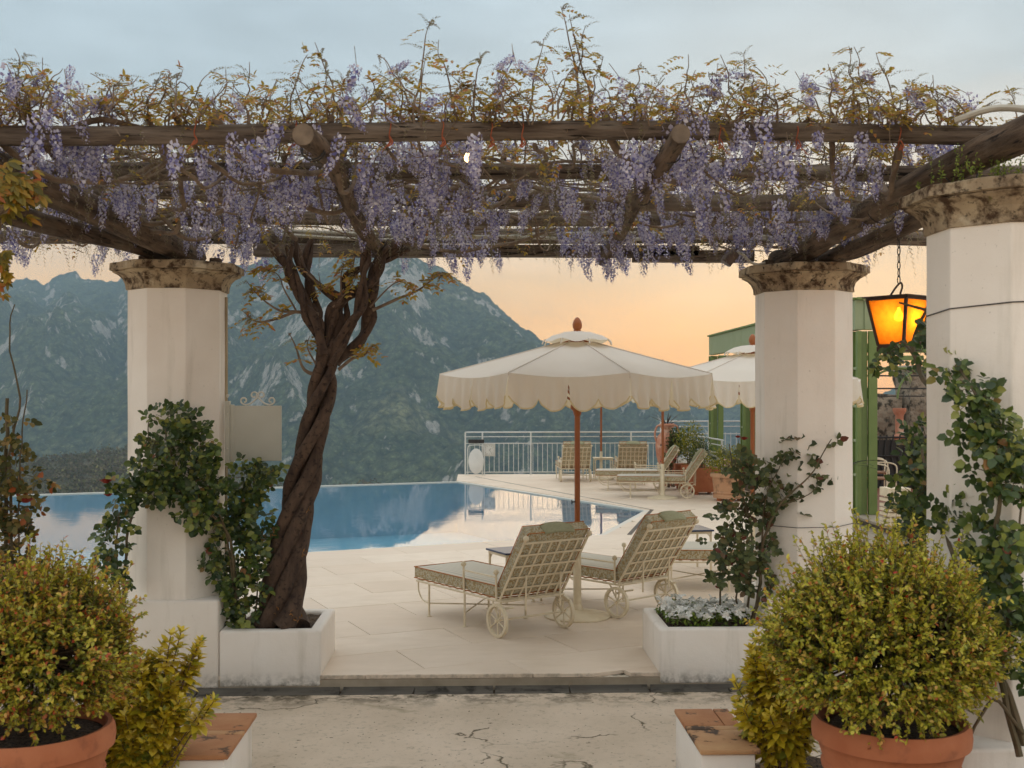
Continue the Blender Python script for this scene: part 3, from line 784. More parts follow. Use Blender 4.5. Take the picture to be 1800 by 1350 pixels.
# orange twine ties round the front log
for px in (347, 522, 687, 779, 864, 918, 1262, 1397, 1576):
    c = at(px, 229, 5.22); c.z = 3.125
    t = MB(); pts = [(0.004 * math.sin(3 * a_), .05 * math.cos(a_), .05 * math.sin(a_)) for a_ in np.linspace(0, 2 * math.pi, 19)]
    t.tube(pts, .0027, 5, cap=False)
    t.tube(smooth_path([(0, -.05, -.03), (.012, -.056, -.06), (-.01, -.055, -.075), (.004, -.052, -.055)]), .0032, 5)
    t.tube([(0, -.05, -.05), (random.uniform(-.05, .05), -.05, -.10)], .0025, 4)
    o_ = t.build('twine_tie', M_TIE); o_.location = c
    tag(o_, 'orange twine tied round the front pergola log', 'twine tie', 'twine ties on the front log')
# pale conduits lying on the rear log and over the right-hand end
for k, (pts) in enumerate([[(-1.5, 8.38, 3.13), (-.9, 8.36, 3.11), (-.2, 8.37, 3.075), (.5, 8.38, 3.115), (1.4, 8.36, 3.12), (2.2, 8.37, 3.10)], [(-1.45, 8.35, 3.10), (-.7, 8.34, 3.06), (.1, 8.35, 3.09), (.9, 8.34, 3.07), (1.7, 8.35, 3.09), (2.3, 8.38, 3.08)]]):
    tag(MB().tube(smooth_path(pts), .013, 8).build('conduit', M_HOSE, smooth=True), ('pale conduit lying along the top of the rear pergola log', 'pale conduit sagging lower against the rear pergola log')[k], 'conduit', 'conduits along the rear log')
tag(MB().tube(smooth_path([(2.18, 5.1, 3.17), (2.30, 5.0, 3.20), (2.42, 4.9, 3.17), (2.50, 4.78, 3.08), (2.6, 4.7, 2.98)]), .016, 8).build('hose', M_HOSE, smooth=True), 'pale hose looped over the end of the front log', 'hose')
# spotlight clamped beside the capital
sp_ = empty('spotlight', tuple(at(1330, 462, 8.0)), 0, 'small dark spotlight on a bent pipe by the pillar top', 'spotlight')
def L_(px, py, Y=8.0): return tuple(at(px, py, Y) - sp_.location)
MB().tube([L_(1275, 463), L_(1280, 456), L_(1293, 444)], [.042, .044, .036], 16).build('housing', plain('bronze_paint', '#5d4a40', '#4c3c34', 8, .5), sp_, smooth=True)
MB().tube(smooth_path([L_(1296, 444), L_(1307, 448), L_(1318, 460), L_(1332, 465), L_(1345, 462)]), .010, 8).build('arm', M_HOSE, sp_, smooth=True)

# ---- hanging lantern
lc = at(1580, 567, 6.6)
lan = empty('hanging_lantern', tuple(lc), R(37), 'lit amber glass lantern hanging on a chain from the pergola', 'lantern')
def amber():
    N = Nodes('amber_glass'); N.col(H('#d8942e'))
    N.set(Roughness=.35, Emission_Strength=0)
    tr = N.n('ShaderNodeBsdfTranslucent'); tr.inputs[0].default_value = (.95, .56, .14, 1)
    tp = N.n('ShaderNodeBsdfTransparent'); tp.inputs[0].default_value = (.95, .60, .16, 1)
    a_ = N.n('ShaderNodeMixShader'); N.l(N.rng(N.noise(30, 5, .6), .35, .7, .25, .5), a_.inputs[0]); N.l(tr.outputs[0], a_.inputs[1]); N.l(tp.outputs[0], a_.inputs[2])
    b_ = N.n('ShaderNodeMixShader'); b_.inputs[0].default_value = .85; N.l(N.b.outputs[0], b_.inputs[1]); N.l(a_.outputs[0], b_.inputs[2]); N.l(b_.outputs[0], N.out.inputs[0])
    return N.m
M_AMBER = amber()
ht_, hb, zt, zb = .128, .082, .135, -.135
ring = lambda h_, z: [Vector((h_ * sx, h_ * sy, z)) for sx, sy in ((-1, -1), (1, -1), (1, 1), (-1, 1))]
T_, B_ = ring(ht_, zt), ring(hb, zb)
for k in range(4):
    j = (k + 1) % 4
    g = MB(); g.v = [tuple(B_[k]), tuple(B_[j]), tuple(T_[j]), tuple(T_[k])]; ctr = Vector((0, 0, 0))
    g.v += [tuple(Vector(p) * .975) for p in g.v]; g.f = [(0, 1, 2, 3), (7, 6, 5, 4), (0, 4, 5, 1), (1, 5, 6, 2), (2, 6, 7, 3), (3, 7, 4, 0)]
    g.build('glass_pane', M_AMBER, lan)
fr = MB()
for k in range(4):
    j = (k + 1) % 4; fr.bar(B_[k], T_[k], .011, 4); fr.bar(T_[k], T_[j], .011, 4); fr.bar(B_[k], B_[j], .010, 4)
fr.build('frame', M_RUST, lan)
MB().box((-.15, -.15, zt + .008), (.15, .15, zt + .016)).build('lid', M_RUST, lan)
MB().box((-.09, -.09, zb - .035), (.09, .09, zb - .008)).build('base', M_RUST, lan)
hk = MB().tube(smooth_path([(-.09, 0, zt + .015), (-.03, 0, zt + .07), (.02, 0, zt + .10), (.035, 0, zt + .075), (.015, 0, zt + .03), (.05, 0, zt + .016)]), .006, 6)
hk.build('hook', M_RUST, lan, smooth=True)
for k in range(9):
    z = zt + .115 + k * .042; b = MB(); q = 8
    pts = [((.009 * math.cos(a_), 0, z + .024 * math.sin(a_)) if k % 2 else (0, .009 * math.cos(a_), z + .024 * math.sin(a_))) for a_ in np.linspace(0, 2 * math.pi, 13)]
    b.tube(pts, .0032, 5, cap=False).build('chain_link', M_DARK, lan)
def emit(name, c, s):
    N = Nodes(name); e = N.n('ShaderNodeEmission'); e.inputs[0].default_value = c; e.inputs[1].default_value = s; N.l(e.outputs[0], N.out.inputs[0]); return N.m
M_BULB = emit('lit_bulb', (1, .72, .34, 1), 22)
MB().lathe([(.004, -.035), (.022, -.025), (.028, 0), (.020, .022), (.010, .034), (.010, .05)], 14, (0, 0, .04)).build('bulb', M_BULB, lan, smooth=True)
MB().tube([(0, 0, .088), (0, 0, zt)], .008, 6).build('lamp_holder', M_RUST, lan)
pl_d = bpy.data.lights.new('lantern_light', 'POINT'); pl_d.energy = 0.9; pl_d.color = (1, .58, .2); pl_d.shadow_soft_size = .03
plo = bpy.data.objects.new('lantern_light', pl_d); COL.objects.link(plo); plo.location = (0, -.045, .03); plo.parent = lan
# bare bulb among the wisteria
bl = empty('bare_bulb', tuple(at(822, 277, 5.42)), 0, 'small lit bare bulb hanging among the wisteria', 'bulb')
MB().lathe([(.003, -.022), (.014, -.014), (.017, 0), (.011, .014), (.007, .022)], 14).build('bulb', emit('warm_bulb', (1, .60, .26, 1), 5), bl, smooth=True)
MB().lathe([(.009, .02), (.009, .05), (.003, .055)], 10).build('lamp_holder', M_DARK, bl)
MB().tube([(0, 0, .05), (.01, .02, .13)], .003, 5).build('wire', M_DARK, bl)

# ================================================================== FURNITURE
def fabric(name, c1, c2, c3, sc):
    N = Nodes(name)
    vo = N.n('ShaderNodeTexVoronoi'); vo.inputs['Scale'].default_value = sc; N.l(N.obj(), vo.inputs['Vector'])
    c = N.mix(N.rng(vo.outputs['Distance'], .2, .45), H(c1), H(c2))
    sp = N.n('ShaderNodeSeparateXYZ'); N.l(vo.outputs['Color'], sp.inputs[0])
    c = N.mix(N.rng(sp.outputs[0], .62, .66), c, H(c3))
    N.col(c); N.set(Roughness=.9, Specular_IOR_Level=.15, Sheen_Weight=.2)
    N.bump(N.noise(500, 2, .5, vec=N.obj()), .3, .002); return N.m
M_CUSH = fabric('patterned_cushion', '#77786a', '#bdb59c', '#a08a60', 85)
def stripe_mat():
    N = Nodes('striped_seat'); sp = N.n('ShaderNodeSeparateXYZ'); N.l(N.obj(), sp.inputs[0])
    w = N.math('SINE', N.math('MULTIPLY', sp.outputs[0], 160))
    c = N.mix(N.rng(w, .2, .6), H('#d3cbba'), H('#b9b7ab'))
    N.col(c); N.set(Roughness=.9, Specular_IOR_Level=.15, Sheen_Weight=.2); return N.m
M_SEAT = stripe_mat()
M_PIPING = plain('orange_piping', '#b0703a', '#a0632f', 30, .8)
M_PILLOW = plain('green_pillow', '#a3a283', '#959476', 60, .9, .2, 200, .002)
def cushion(x, y0, y1, z0, z1, puff=.012):
    """soft box, top and bottom slightly crowned"""
    nx, ny = 10, 18; b = MB(); bm = bmesh.new()
    def rim(u, e=.12): return max(0, 1 - max(0, abs(2 * u - 1) - (1 - e)) / e * 1)
    V = []
    for s_, z in ((1, z1), (-1, z0)):
        for j in range(ny + 1):
            for i in range(nx + 1):
                u, v = i / nx, j / ny
                k = min(rim(u), rim(v)); bulge = puff * (math.sin(math.pi * u) * math.sin(math.pi * v)) ** .5 if s_ > 0 else 0
                sq = .012 * (1 - k) ** 2
                xx = -x + 2 * x * u; yy = y0 + (y1 - y0) * v
                V.append((xx, yy, z + s_ * (bulge - sq) + (.004 * mnoise.noise(Vector((xx * 5, yy * 4, z))) if s_ > 0 else 0)))
    n1 = (nx + 1) * (ny + 1); F = []
    I = lambda i, j, s_: s_ * n1 + j * (nx + 1) + i
    for j in range(ny):
        for i in range(nx):
            F.append((I(i, j, 0), I(i + 1, j, 0), I(i + 1, j + 1, 0), I(i, j + 1, 0))); F.append((I(i, j, 1), I(i, j + 1, 1), I(i + 1, j + 1, 1), I(i + 1, j, 1)))
    for i in range(nx): F.append((I(i, 0, 1), I(i + 1, 0, 1), I(i + 1, 0, 0), I(i, 0, 0))); F.append((I(i + 1, ny, 1), I(i, ny, 1), I(i, ny, 0), I(i + 1, ny, 0)))
    for j in range(ny): F.append((I(0, j + 1, 1), I(0, j, 1), I(0, j, 0), I(0, j + 1, 0))); F.append((I(nx, j, 1), I(nx, j + 1, 1), I(nx, j + 1, 0), I(nx, j, 0)))
    b.v, b.f = V, F; return b
def ringpath(x, y0, y1, z): return [(-x, y0, z), (0, y0, z), (x, y0, z), (x, (y0 + y1) / 2, z), (x, y1, z), (0, y1, z), (-x, y1, z), (-x, (y0 + y1) / 2, z), (-x, y0, z)]
def lounger():
    t = empty('sun_lounger')
    W = .315; ZS = .285
    f = MB()
    for s in (-1, 1):
        f.bar((s * W, -.03, ZS), (s * W, 1.27, ZS), .010); 
    f.bar((-W, 1.27, ZS), (W, 1.27, ZS), .010); f.bar((-W, -.03, ZS), (W, -.03, ZS), .010)
    f.build('frame', M_METAL, t)
    for k in range(11):
        y = .05 + k * .115; MB().box((-W, y - .017, ZS + .0105), (W, y + .017, ZS + .0155)).build('slat', M_METAL, t)
    for s in (-1, 1):
        for y in (.50, 1.06):
            l = MB().bar((s * W, y, .0), (s * W, y, ZS), .0095).lathe([(.022, 0), (.022, .006), (.010, .010)], 10, (s * W, y, 0)); l.build('leg', M_METAL, t)
        MB().tube(smooth_path([(s * W, 1.24, ZS - .01), (s * W, 1.235, .20), (s * W, 1.17, .13), (s * W, 1.06, .115)]), .007, 6).build('brace', M_METAL, t)
        # arm rest with ball finials
        a = MB().bar((s * (W + .006), .50, ZS), (s * (W + .012), .50, .51), .0095).bar((s * (W + .006), .03, ZS), (s * (W + .012), .03, .50), .0095).bar((s * (W + .012), .50, .475), (s * (W + .012), .03, .475), .008)
        arm = a.build('armrest', M_METAL, t)
        for y, z in ((.50, .525), (.03, .515)):
            MB().lathe([(.003, -.024), (.018, -.016), (.024, 0), (.018, .016), (.003, .024)], 12, (s * (W + .012), y, z)).build('ball_finial', M_METAL, arm, smooth=True)
        # wheel
        w = empty('wheel', (s * (W + .012), 0, .135)); w.parent = t
        bpy.data.objects.remove(w)
        rim = MB(); pts = [(s * (W + .02), .122 * math.cos(a_), .135 + .122 * math.sin(a_)) for a_ in np.linspace(0, 2 * math.pi, 33)]
        base = len(rim.v)
        for (ox, rr) in ((-.014, .135), (.014, .135), (.014, .112), (-.014, .112)):
            for k in range(32): a_ = 2 * math.pi * k / 32; rim.v.append((s * (W + .02) + ox, rr * math.cos(a_), .135 + rr * math.sin(a_)))
        for q in range(4):
            for k in range(32):
                rim.f.append((base + q * 32 + k, base + q * 32 + (k + 1) % 32, base + ((q + 1) % 4) * 32 + (k + 1) % 32, base + ((q + 1) % 4) * 32 + k))
        ro = rim.build('wheel', M_METAL, t, smooth=True)
        for k in range(3):
            a_ = R(25 + 60 * k); v = Vector((0, math.cos(a_), math.sin(a_))) * .115; c = Vector((s * (W + .02), 0, .135))
            MB().bar(c - v, c + v, .006, 6).build('spoke', M_METAL, ro)
        MB().tube([(s * (W + .0), 0, .135), (s * (W + .038), 0, .135)], .014, 10).build('hub', M_METAL, ro)
        MB().bar((s * W, -.02, ZS), (s * W, .0, .135), .009).bar((s * W, .10, ZS), (s * W, .0, .135), .007).tube(smooth_path([(s * (W - .03), .05, .20), (s * (W - .03), -.06, .235), (s * (W - .03), -.15, .255)]), .008, 6).build('wheel_bracket', M_METAL, t)
    MB().bar((-W, 0, .135), (W, 0, .135), .009).build('axle', M_METAL, t)
    MB().bar((-W, 1.06, .115), (W, .50, .115), .006).bar((W, 1.06, .115), (-W, .50, .115), .006).bar((-W, .50, .115), (0, .78, .1155), .0055).build('stretcher', M_METAL, t)
    # back, reclined
    A = Vector((0, -.005, ZS + .012)); D = Vector((0, -.56, .83)).normalized(); Nn = Vector((0, D.z, -D.y)); LB = .58
    bt = t
    pt = lambda x, s_, n=0: tuple(A + Vector((x, 0, 0)) + D * s_ + Nn * n)
    bf = MB()
    for s in (-1, 1): bf.bar(pt(s * W, 0), pt(s * W, LB + .03), .010)
    bf.bar(pt(-W, 0), pt(W, 0), .009).bar(pt(-W, LB), pt(W, LB), .010)
    bo = bf.build('back_frame', M_METAL, t)
    for s in (-1, 1):
        q = pt(s * W, LB + .05); MB().lathe([(.003, -.026), (.019, -.017), (.025, 0), (.019, .017), (.003, .026)], 12, q).build('ball_finial', M_METAL, bo, smooth=True)
    Mx = Matrix(((1, 0, 0, A.x), (0, D.y, Nn.y, A.y), (0, D.z, Nn.z, A.z), (0, 0, 0, 1)))   # local: x, along, normal
    for k in range(1, 7):
        x = -W + 2 * W * k / 7; MB().box((x - .009, 0, -.006), (x + .009, LB, -.001), Mx).build('lattice_bar', M_METAL, bo)
    for k in range(1, 5):
        y = LB * k / 5; MB().box((-W, y - .009, -.0105), (W, y + .009, -.0065), Mx).build('lattice_bar', M_METAL, bo)
    for s in (-.55, .55):
        MB().bar(pt(s * W, LB * .45, -.02), (s * W, -.16, ZS - .06), .008).build('back_strut', M_METAL, bo)
    sc_ = cushion(W - .005, .02, 1.31, ZS + .018, ZS + .125)
    so = sc_.build('seat_cushion', M_CUSH, t, smooth=True)
    so.data.materials.append(M_SEAT)
    for p in so.data.polygons:
        if p.normal.z > .6 and p.center.z > ZS + .08: p.material_index = 1
    for z in (ZS + .022, ZS + .118): MB().tube(ringpath(W - .001, .018, 1.314, z), .0045, 5, cap=False).build('piping', M_PIPING, so)
    bc = cushion(W - .012, 0, LB + .06, .0, .105); bc.v = [tuple(Mx @ Vector((x, y + .03, z + .002))) for x, y, z in bc.v]
    bco = bc.build('back_cushion', M_CUSH, t, smooth=True)
    for z in (.008, .10): MB().tube([tuple(Mx @ Vector(q)) for q in ringpath(W - .008, .032, LB + .092, z)], .0045, 5, cap=False).build('piping', M_PIPING, bco)
    # small green pillow hung over the head of the back
    pb = MB(); n = 12; prof = []
    ph = [(LB - .20, .118), (LB - .14, .135), (LB - .06, .140), (LB + .02, .132), (LB + .088, .112), (LB + .100, .06), (LB + .098, .01), (LB + .09, .0)]
    for i in range(9):
        u = i / 8 * 2 - 1
        for (y, z) in ph: pb.v.append(tuple(Mx @ Vector((u * .145, y - .012 * u * u, z - .02 * u ** 4 * (1 if z > .1 else 0)))))
    m_ = len(ph)
    for i in range(8):
        for j in range(m_ - 1): pb.f.append((i * m_ + j, i * m_ + j + 1, (i + 1) * m_ + j + 1, (i + 1) * m_ + j))
    po = pb.build('head_pillow', M_PILLOW, t, smooth='all')
    md = po.modifiers.new('thick', 'SOLIDIFY'); md.thickness = .012; md.offset = 1
    return t
LG = lounger()
def place_lounger(x, y, ang, label, first=False):
    o_ = LG if first else copy_tree(LG)
    o_.location = (x, y, 0); o_.rotation_euler = (0, 0, R(ang))
    tag(o_, label, 'sun lounger', 'cream wire sun loungers'); return o_
place_lounger(.455, 9.225, 34, 'cream sun lounger with lattice back beside the umbrella base, nearest the step', True)
place_lounger(1.475, 10.02, 41, 'cream sun lounger with lattice back between the umbrella base and the white flowers')
place_lounger(3.02, 11.35, 84, 'cream sun lounger half hidden behind the climbing rose of the flower planter')
place_lounger(4.02, 21.55, 83, 'cream sun lounger with green pillow beside the terracotta planters')
place_lounger(3.78, 23.15, 83, 'cream sun lounger with green pillow beside the terracotta amphora')
place_lounger(2.25, 25.45, 2, 'cream sun lounger facing the railing, left of the small table there')
place_lounger(3.52, 25.45, -3, 'cream sun lounger facing the railing, right of the small table there')

def side_table(loc, rz, w, d, h, mat, label):
    t = empty('side_table', loc, rz, label, 'side table', 'small terrace tables')
    MB().box((-w / 2, -d / 2, h - .018), (w / 2, d / 2, h)).build('table_top', mat, t, bevel=.004)
    for sx in (-1, 1):
        for sy in (-1, 1):
            x, y = sx * (w / 2 - .03), sy * (d / 2 - .03)
            MB().bar((x, y, 0), (x, y, h - .02), .012).build('leg', M_METAL, t)
            MB().tube(smooth_path([(x, y, h - .13), (x - sx * .02, y, h - .06), (x - sx * .09, y, h - .022)]), .006, 5).build('bracket', M_METAL, t)
    MB().box((-w / 2 + .02, -d / 2 + .02, h - .045), (w / 2 - .02, d / 2 - .02, h - .0185)).build('apron', M_METAL, t)
    return t
side_table((.38, 10.75, 0), R(25), .42, .42, .47, M_NAVY, 'small cream table with navy top behind the lounger by the umbrella')
side_table((2.25, 12.45, 0), R(8), .62, .5, .47, M_NAVY, 'small cream table with navy top by the climbing rose of the flower planter')
side_table((2.96, 26.2, 0), 0, .46, .40, .50, M_METAL, 'small cream table between the two loungers at the railing')
side_table((3.36, 24.5, 0), 0, .62, .38, .34, M_NAVY, 'low navy topped table behind a lounger at the railing')

# ---- umbrellas
def cloth_mat():
    N = Nodes('cream_canvas'); c = N.mix(N.rng(N.noise(2, 4), .35, .65), H('#f0ebe3'), H('#e9e3da'))
    N.col(c); N.set(Roughness=.9, Specular_IOR_Level=.1)
    tr = N.n('ShaderNodeBsdfTranslucent'); tr.inputs[0].default_value = H('#efdcb6')
    m = N.n('ShaderNodeMixShader'); m.inputs[0].default_value = .30; N.l(N.b.outputs[0], m.inputs[1]); N.l(tr.outputs[0], m.inputs[2]); N.l(m.outputs[0], N.out.inputs[0])
    N.bump(N.noise(300, 2), .15, .002); return N.m
M_CLOTH = cloth_mat(); M_TRIM = plain('ochre_trim', '#e0cfa6', '#d8c597', 20, .8)
def umbrella():
    t = empty('parasol'); NR, R1, ZR, ZA = 8, 1.225, 2.10, 2.43
    rot = R(-76)
    per = 16; n = NR * per
    def edge(k):
        a = 2 * math.pi * k / n; loc = ((k % per) / per - .5) * 2 * math.pi / NR
        return a + rot, R1 * math.cos(math.pi / NR) / math.cos(loc) * (1 - .006 * math.cos(loc * NR / 2))
    rows = [.12, .2, .35, .5, .65, .8, .92, 1.0]
    c = MB()
    for q in rows:
        for k in range(n):
            a, r_ = edge(k); mid = math.cos(((k % per) / per - .5) * math.pi)      # 0 at a rib, 1 mid panel
            z = ZA + (ZR - ZA) * q ** .96 - .035 * mid * q * q - .012 * math.sin(math.pi * q) * mid
            c.v.append((r_ * q * math.cos(a), r_ * q * math.sin(a), z))
    for i in range(len(rows) - 1):
        for k in range(n): a = i * n + k; b = i * n + (k + 1) % n; c.f.append((a, b, b + n, a + n))
    co = c.build('canopy', M_CLOTH, t, smooth=True)
    for k in range(NR):       # raised seams
        pts = [Vector(c.v[i * n + k * per]) + Vector((0, 0, .003)) for i in range(len(rows))]
        MB().tube(pts, .0045, 5).build('seam', M_CLOTH, co)
    # scalloped valance, slit at every rib and mid panel
    hang = .235
    for h_ in range(NR * 2):
        v = MB(); tr = MB(); m = 24; ks = [h_ * per / 2 + (per / 2) * i / m for i in range(m + 1)]
        top = []; bot = []
        for i, kk in enumerate(ks):
            a0, r0 = edge(int(kk) % n); a1, r1 = edge((int(kk) + 1) % n); fr_ = kk - int(kk)
            if a1 < a0: a1 += 2 * math.pi
            a = a0 + (a1 - a0) * fr_; r_ = r0 + (r1 - r0) * fr_
            mid = math.cos(((kk % per) / per - .5) * math.pi)
            u = i / m; zt_ = ZR - .035 * mid
            sc_ = abs(math.sin(math.pi * u * 2)) ** .6
            flare = .026 * math.sin(3 * kk + 1.3 * h_) + .02
            pin = .004 + .010 * (2 * u - 1) ** 2
            aa = a + (.5 - u) * .02
            top.append(Vector((r_ * math.cos(a), r_ * math.sin(a), zt_)))
            bot.append(Vector(((r_ + flare - pin) * math.cos(aa), (r_ + flare - pin) * math.sin(aa), zt_ - hang + .055 - .085 * sc_)))
        for i in range(m + 1):
            for w in (0, .33, .66, 1): v.v.append(tuple(top[i].lerp(bot[i], w) + Vector((math.cos(a), math.sin(a), 0)) * .006 * math.sin(i * .9) * w))
        for i in range(m):
            for w in range(3): q = i * 4 + w; v.f.append((q, q + 4, q + 5, q + 1))
        vo = v.build('valance', M_CLOTH, t, smooth=True)
        tr.tube([v.v[i * 4 + 3] for i in range(m + 1)], .0065, 5)
        tr.build('trim', M_TRIM, vo)
    # vent cap
    vc = MB(); rv = [.02, .12, .22, .30]; zv = [2.485, 2.475, 2.445, 2.405]; nv = 64
    for r_, z in zip(rv, zv):
        for k in range(nv):
            a = 2 * math.pi * k / nv + rot; w = .5 - .5 * math.cos(a * 8 - rot * 8)
            vc.v.append((r_ * math.cos(a), r_ * math.sin(a), z - (.018 * w if r_ > .28 else .004 * w) + (.008 * math.sin(5 * a) if r_ > .2 else 0)))
    for i in range(3):
        for k in range(nv): a = i * nv + k; b = i * nv + (k + 1) % nv; vc.f.append((a, b, b + nv, a + nv))
    vo = vc.build('vent_cap', M_CLOTH, t, smooth=True)
    for k in range(NR):
        a = rot + 2 * math.pi * k / NR; e = lambda r_, z: (r_ * math.cos(a), r_ * math.sin(a), z)
        MB().tube([e(.29, 2.408), e(.31, 2.39), e(.32, 2.365)], .007, 5).build('strap', M_CLOTH, vo)
        rb = MB().bar(e(.05, 2.40), e(R1 - .01, ZR - .012), .011, 6).build('rib', M_WOOD, t)
        MB().bar(e(.06, 1.885), e(.62, 2.235), .009, 6).build('strut', M_WOOD, rb)
    MB().lathe([(.012, 2.47), (.034, 2.475), (.034, 2.49), (.028, 2.495), (.040, 2.515), (.043, 2.54), (.034, 2.575), (.016, 2.60), (.003, 2.606)], 18).build('finial', M_WOOD, t, smooth=True)
    po = MB().lathe([(.0245, .45), (.0245, 2.47)], 16).build('pole', M_WOOD, t, smooth=True)
    MB().lathe([(.026, 1.745), (.034, 1.765), (.040, 1.79), (.058, 1.805), (.060, 1.835), (.050, 1.85), (.026, 1.90)], 18).build('hub', M_WOOD, po, smooth=True)
    ck = MB().tube([(-.02, -.018, 1.0), (-.05, -.03, 1.0)], .006, 6); ck.tube([(-.05 + .0 * a_, -.03 + .018 * math.cos(a_), 1.0 + .018 * math.sin(a_)) for a_ in np.linspace(0, 2 * math.pi, 13)], .004, 5, cap=False)
    ck.build('crank', M_DARK, po)
    MB().lathe([(.036, .02), (.034, .62), (.029, .64), (.027, .645)], 16).build('sleeve', M_METAL, t, smooth=True)
    MB().lathe([(.285, 0), (.287, .012), (.27, .024), (.12, .05), (.05, .065), (.04, .10), (.036, .11)], 96, fn=lambda a: 1 + .012 * math.cos(48 * a)).build('base', M_METAL, t, smooth=True)
    return t
UM = umbrella()
def place_umb(x, y, rz, label, first=False):
    o_ = UM if first else copy_tree(UM); o_.location = (x, y, 0); o_.rotation_euler = (0, 0, R(rz))
    tag(o_, label, 'parasol', 'cream scalloped parasols')
place_umb(.89, 9.88, 0, 'cream scalloped parasol over the two loungers by the step', True)
place_umb(2.90, 26.1, 20, 'cream scalloped parasol by the railing between two loungers')
place_umb(3.52, 21.25, 12, 'cream scalloped parasol standing by the lounger beside the terracotta planters')
place_umb(3.07, 12.5, 33, 'cream scalloped parasol behind the pillar with the flower planter')

# ---- railing
rail = empty('railing', (2.3, 27.75, 0), 0, 'white painted metal railing round the end of the terrace', 'railing')
ry = 27.62 - 27.75; rx0, rx1 = -.235 - 2.3, 4.86 - 2.3; H_ = 1.04
def rbar(name, a, b, r_, mat=M_WHITEMETAL): return MB().bar(a, b, r_, 6).build(name, mat, rail)
for z, r_ in ((1.04, .017), (.93, .011), (.77, .011), (.07, .011)): rbar('rail', (rx0, ry, z), (rx1, ry + .1, z), r_)
for px in (818, 848, 933, 1109): x = at(px, 800, 27.65).x - 2.3; rbar('post', (x, ry, 0), (x, ry, 1.04), .019)
me_b = MB().bar((0, 0, .07), (0, 0, .77), .0075, 5).mesh('baluster'); me_b.materials.append(M_WHITEMETAL)
x = rx0 + .11; k = 0
while x < rx1 - .05:
    o_ = link('baluster', me_b, None, rail); o_.location = (x, ry + .1 * (x - rx0) / (rx1 - rx0), 0); x += .118
# return towards the pavilion
for z, r_ in ((1.04, .017), (.93, .011), (.77, .011), (.07, .011)): rbar('rail', (rx1, ry + .1, z), (rx1 + .06, 22.4 - 27.75, z), r_)
for y in (27.6, 25.9, 24.2, 22.4): rbar('post', (rx1 + .03, y - 27.75, 0), (rx1 + .03, y - 27.75, 1.04), .02)
y = 22.55
while y < 27.55:
    o_ = link('baluster', me_b, None, rail); o_.location = (rx1 + .03, y - 27.75, 0); y += .16
# second run of railing beyond the pavilion
rail2 = empty('railing', (7.2, 30.5, 0), 0, 'white railing glimpsed through the green pavilion', 'railing')
for z, r_ in ((1.24, .017), (1.10, .011), (.90, .011), (.25, .011)): MB().bar((-2.2, 0, z), (3, 0, z), r_, 6).build('rail', M_WHITEMETAL, rail2)
for x in (-2.2, -.9, .4, 1.7, 3): MB().bar((x, 0, 0.19), (x, 0, 1.24), .019).build('post', M_WHITEMETAL, rail2)
for k in range(34):
    o_ = link('baluster', me_b, None, rail2); o_.location = (-2.1 + k * .15, 0, .17)
# folded oval table top and square clock at the rail end
tb = tag(empty('folded_table', (at(837, 820, 27.4).x, 27.42, 0)), 'round white table top folded upright at the end of the railing', 'folded table')
MB().tube([(0, -.02, .34), (0, .012, .34)], [.30, .30], 36).build('table_top', plain('white_plastic', '#dcdcd8', '#cfcfcb', 4, .5), tb, smooth=True, bevel=.008)
tb.children[0].scale = (.62, 1, 1.02)
fm = MB()
for s in (-1, 1): fm.tube(smooth_path([(s * .20, .05, 0), (s * .20, .05, .62), (s * .16, .05, .72), (0, .05, .74)]), .012, 6)
fm.build('frame', M_WHITEMETAL, tb)
MB().box((-.19, .03, .78), (.19, .06, .87)).build('crossbar', M_DARK, tb)
cl = empty('clock', tuple(at(860, 791, 27.52)), 0, 'square white clock hung on the railing beside the folded table', 'clock')
M_CLW = plain('clock_face', '#d5d3cc', '#cac8c0', 5, .5); M_CLF = plain('clock_frame', '#c4c1b8', '#bab7ae', 5, .5)
MB().box((-.145, -.02, -.15), (.145, .02, .15)).build('case', M_CLF, cl, bevel=.008)
MB().lathe([(.115, -.001), (.115, .001)], 32).build('dial', M_CLW, cl); d_ = cl.children[-1]; d_.rotation_euler = (R(90), 0, 0); d_.location = (0, -.023, 0)
for ang, ln, w in ((50, .055, .004), (140, .085, .003)):
    MB().box((-w, -.0265, 0), (w, -.0245, ln)).build('hand', M_DARK, cl).rotation_euler = (0, R(ang), 0)
for k in range(12):
    h_ = MB().box((-.004, -.0262, .088), (.004, -.0242, .108)).build('hour_mark', M_DARK, cl); h_.rotation_euler = (0, R(30 * k), 0)

# ================================================================== POTS
def round_pot(name, loc, rad, h, label, mat, group=None, rim=.055):
    p = empty(name, loc, 0, label, 'pot', group)
    r0 = rad
    prof = [(r0 * .66, 0), (r0 * .68, .01), (r0 * .80, h * .55), (r0 * .83, h * .66), (r0 * .87, h * .67), (r0 * .88, h * .70), (r0 * .85, h * .72), (r0 * .90, h * .80), (r0 * .93, h * .84), (r0 * .99, h * .86), (r0, h * .91), (r0 * .99, h * .965), (r0 * .955, h), (r0 * .90, h * .995), (r0 * .86, h * .93), (r0 * .82, h * .80), (r0 * .5, h * .78)]
    MB().lathe(prof, 56, fn=lambda a: 1 + .006 * math.sin(3 * a)).build('body', mat, p, smooth=True)
    MB().lathe([(r0 * .865, h * .93), (r0 * .6, h * .95), (r0 * .2, h * .96), (.001, h * .965)], 40, fn=lambda a: 1).build('soil', M_SOIL, p, smooth=True)
    return p
potR = round_pot('terracotta_pot', (1.70, 4.60, -.02), .315, .625, 'large round terracotta pot of box by the rose covered pillar', M_TERRA, 'large terracotta pots')
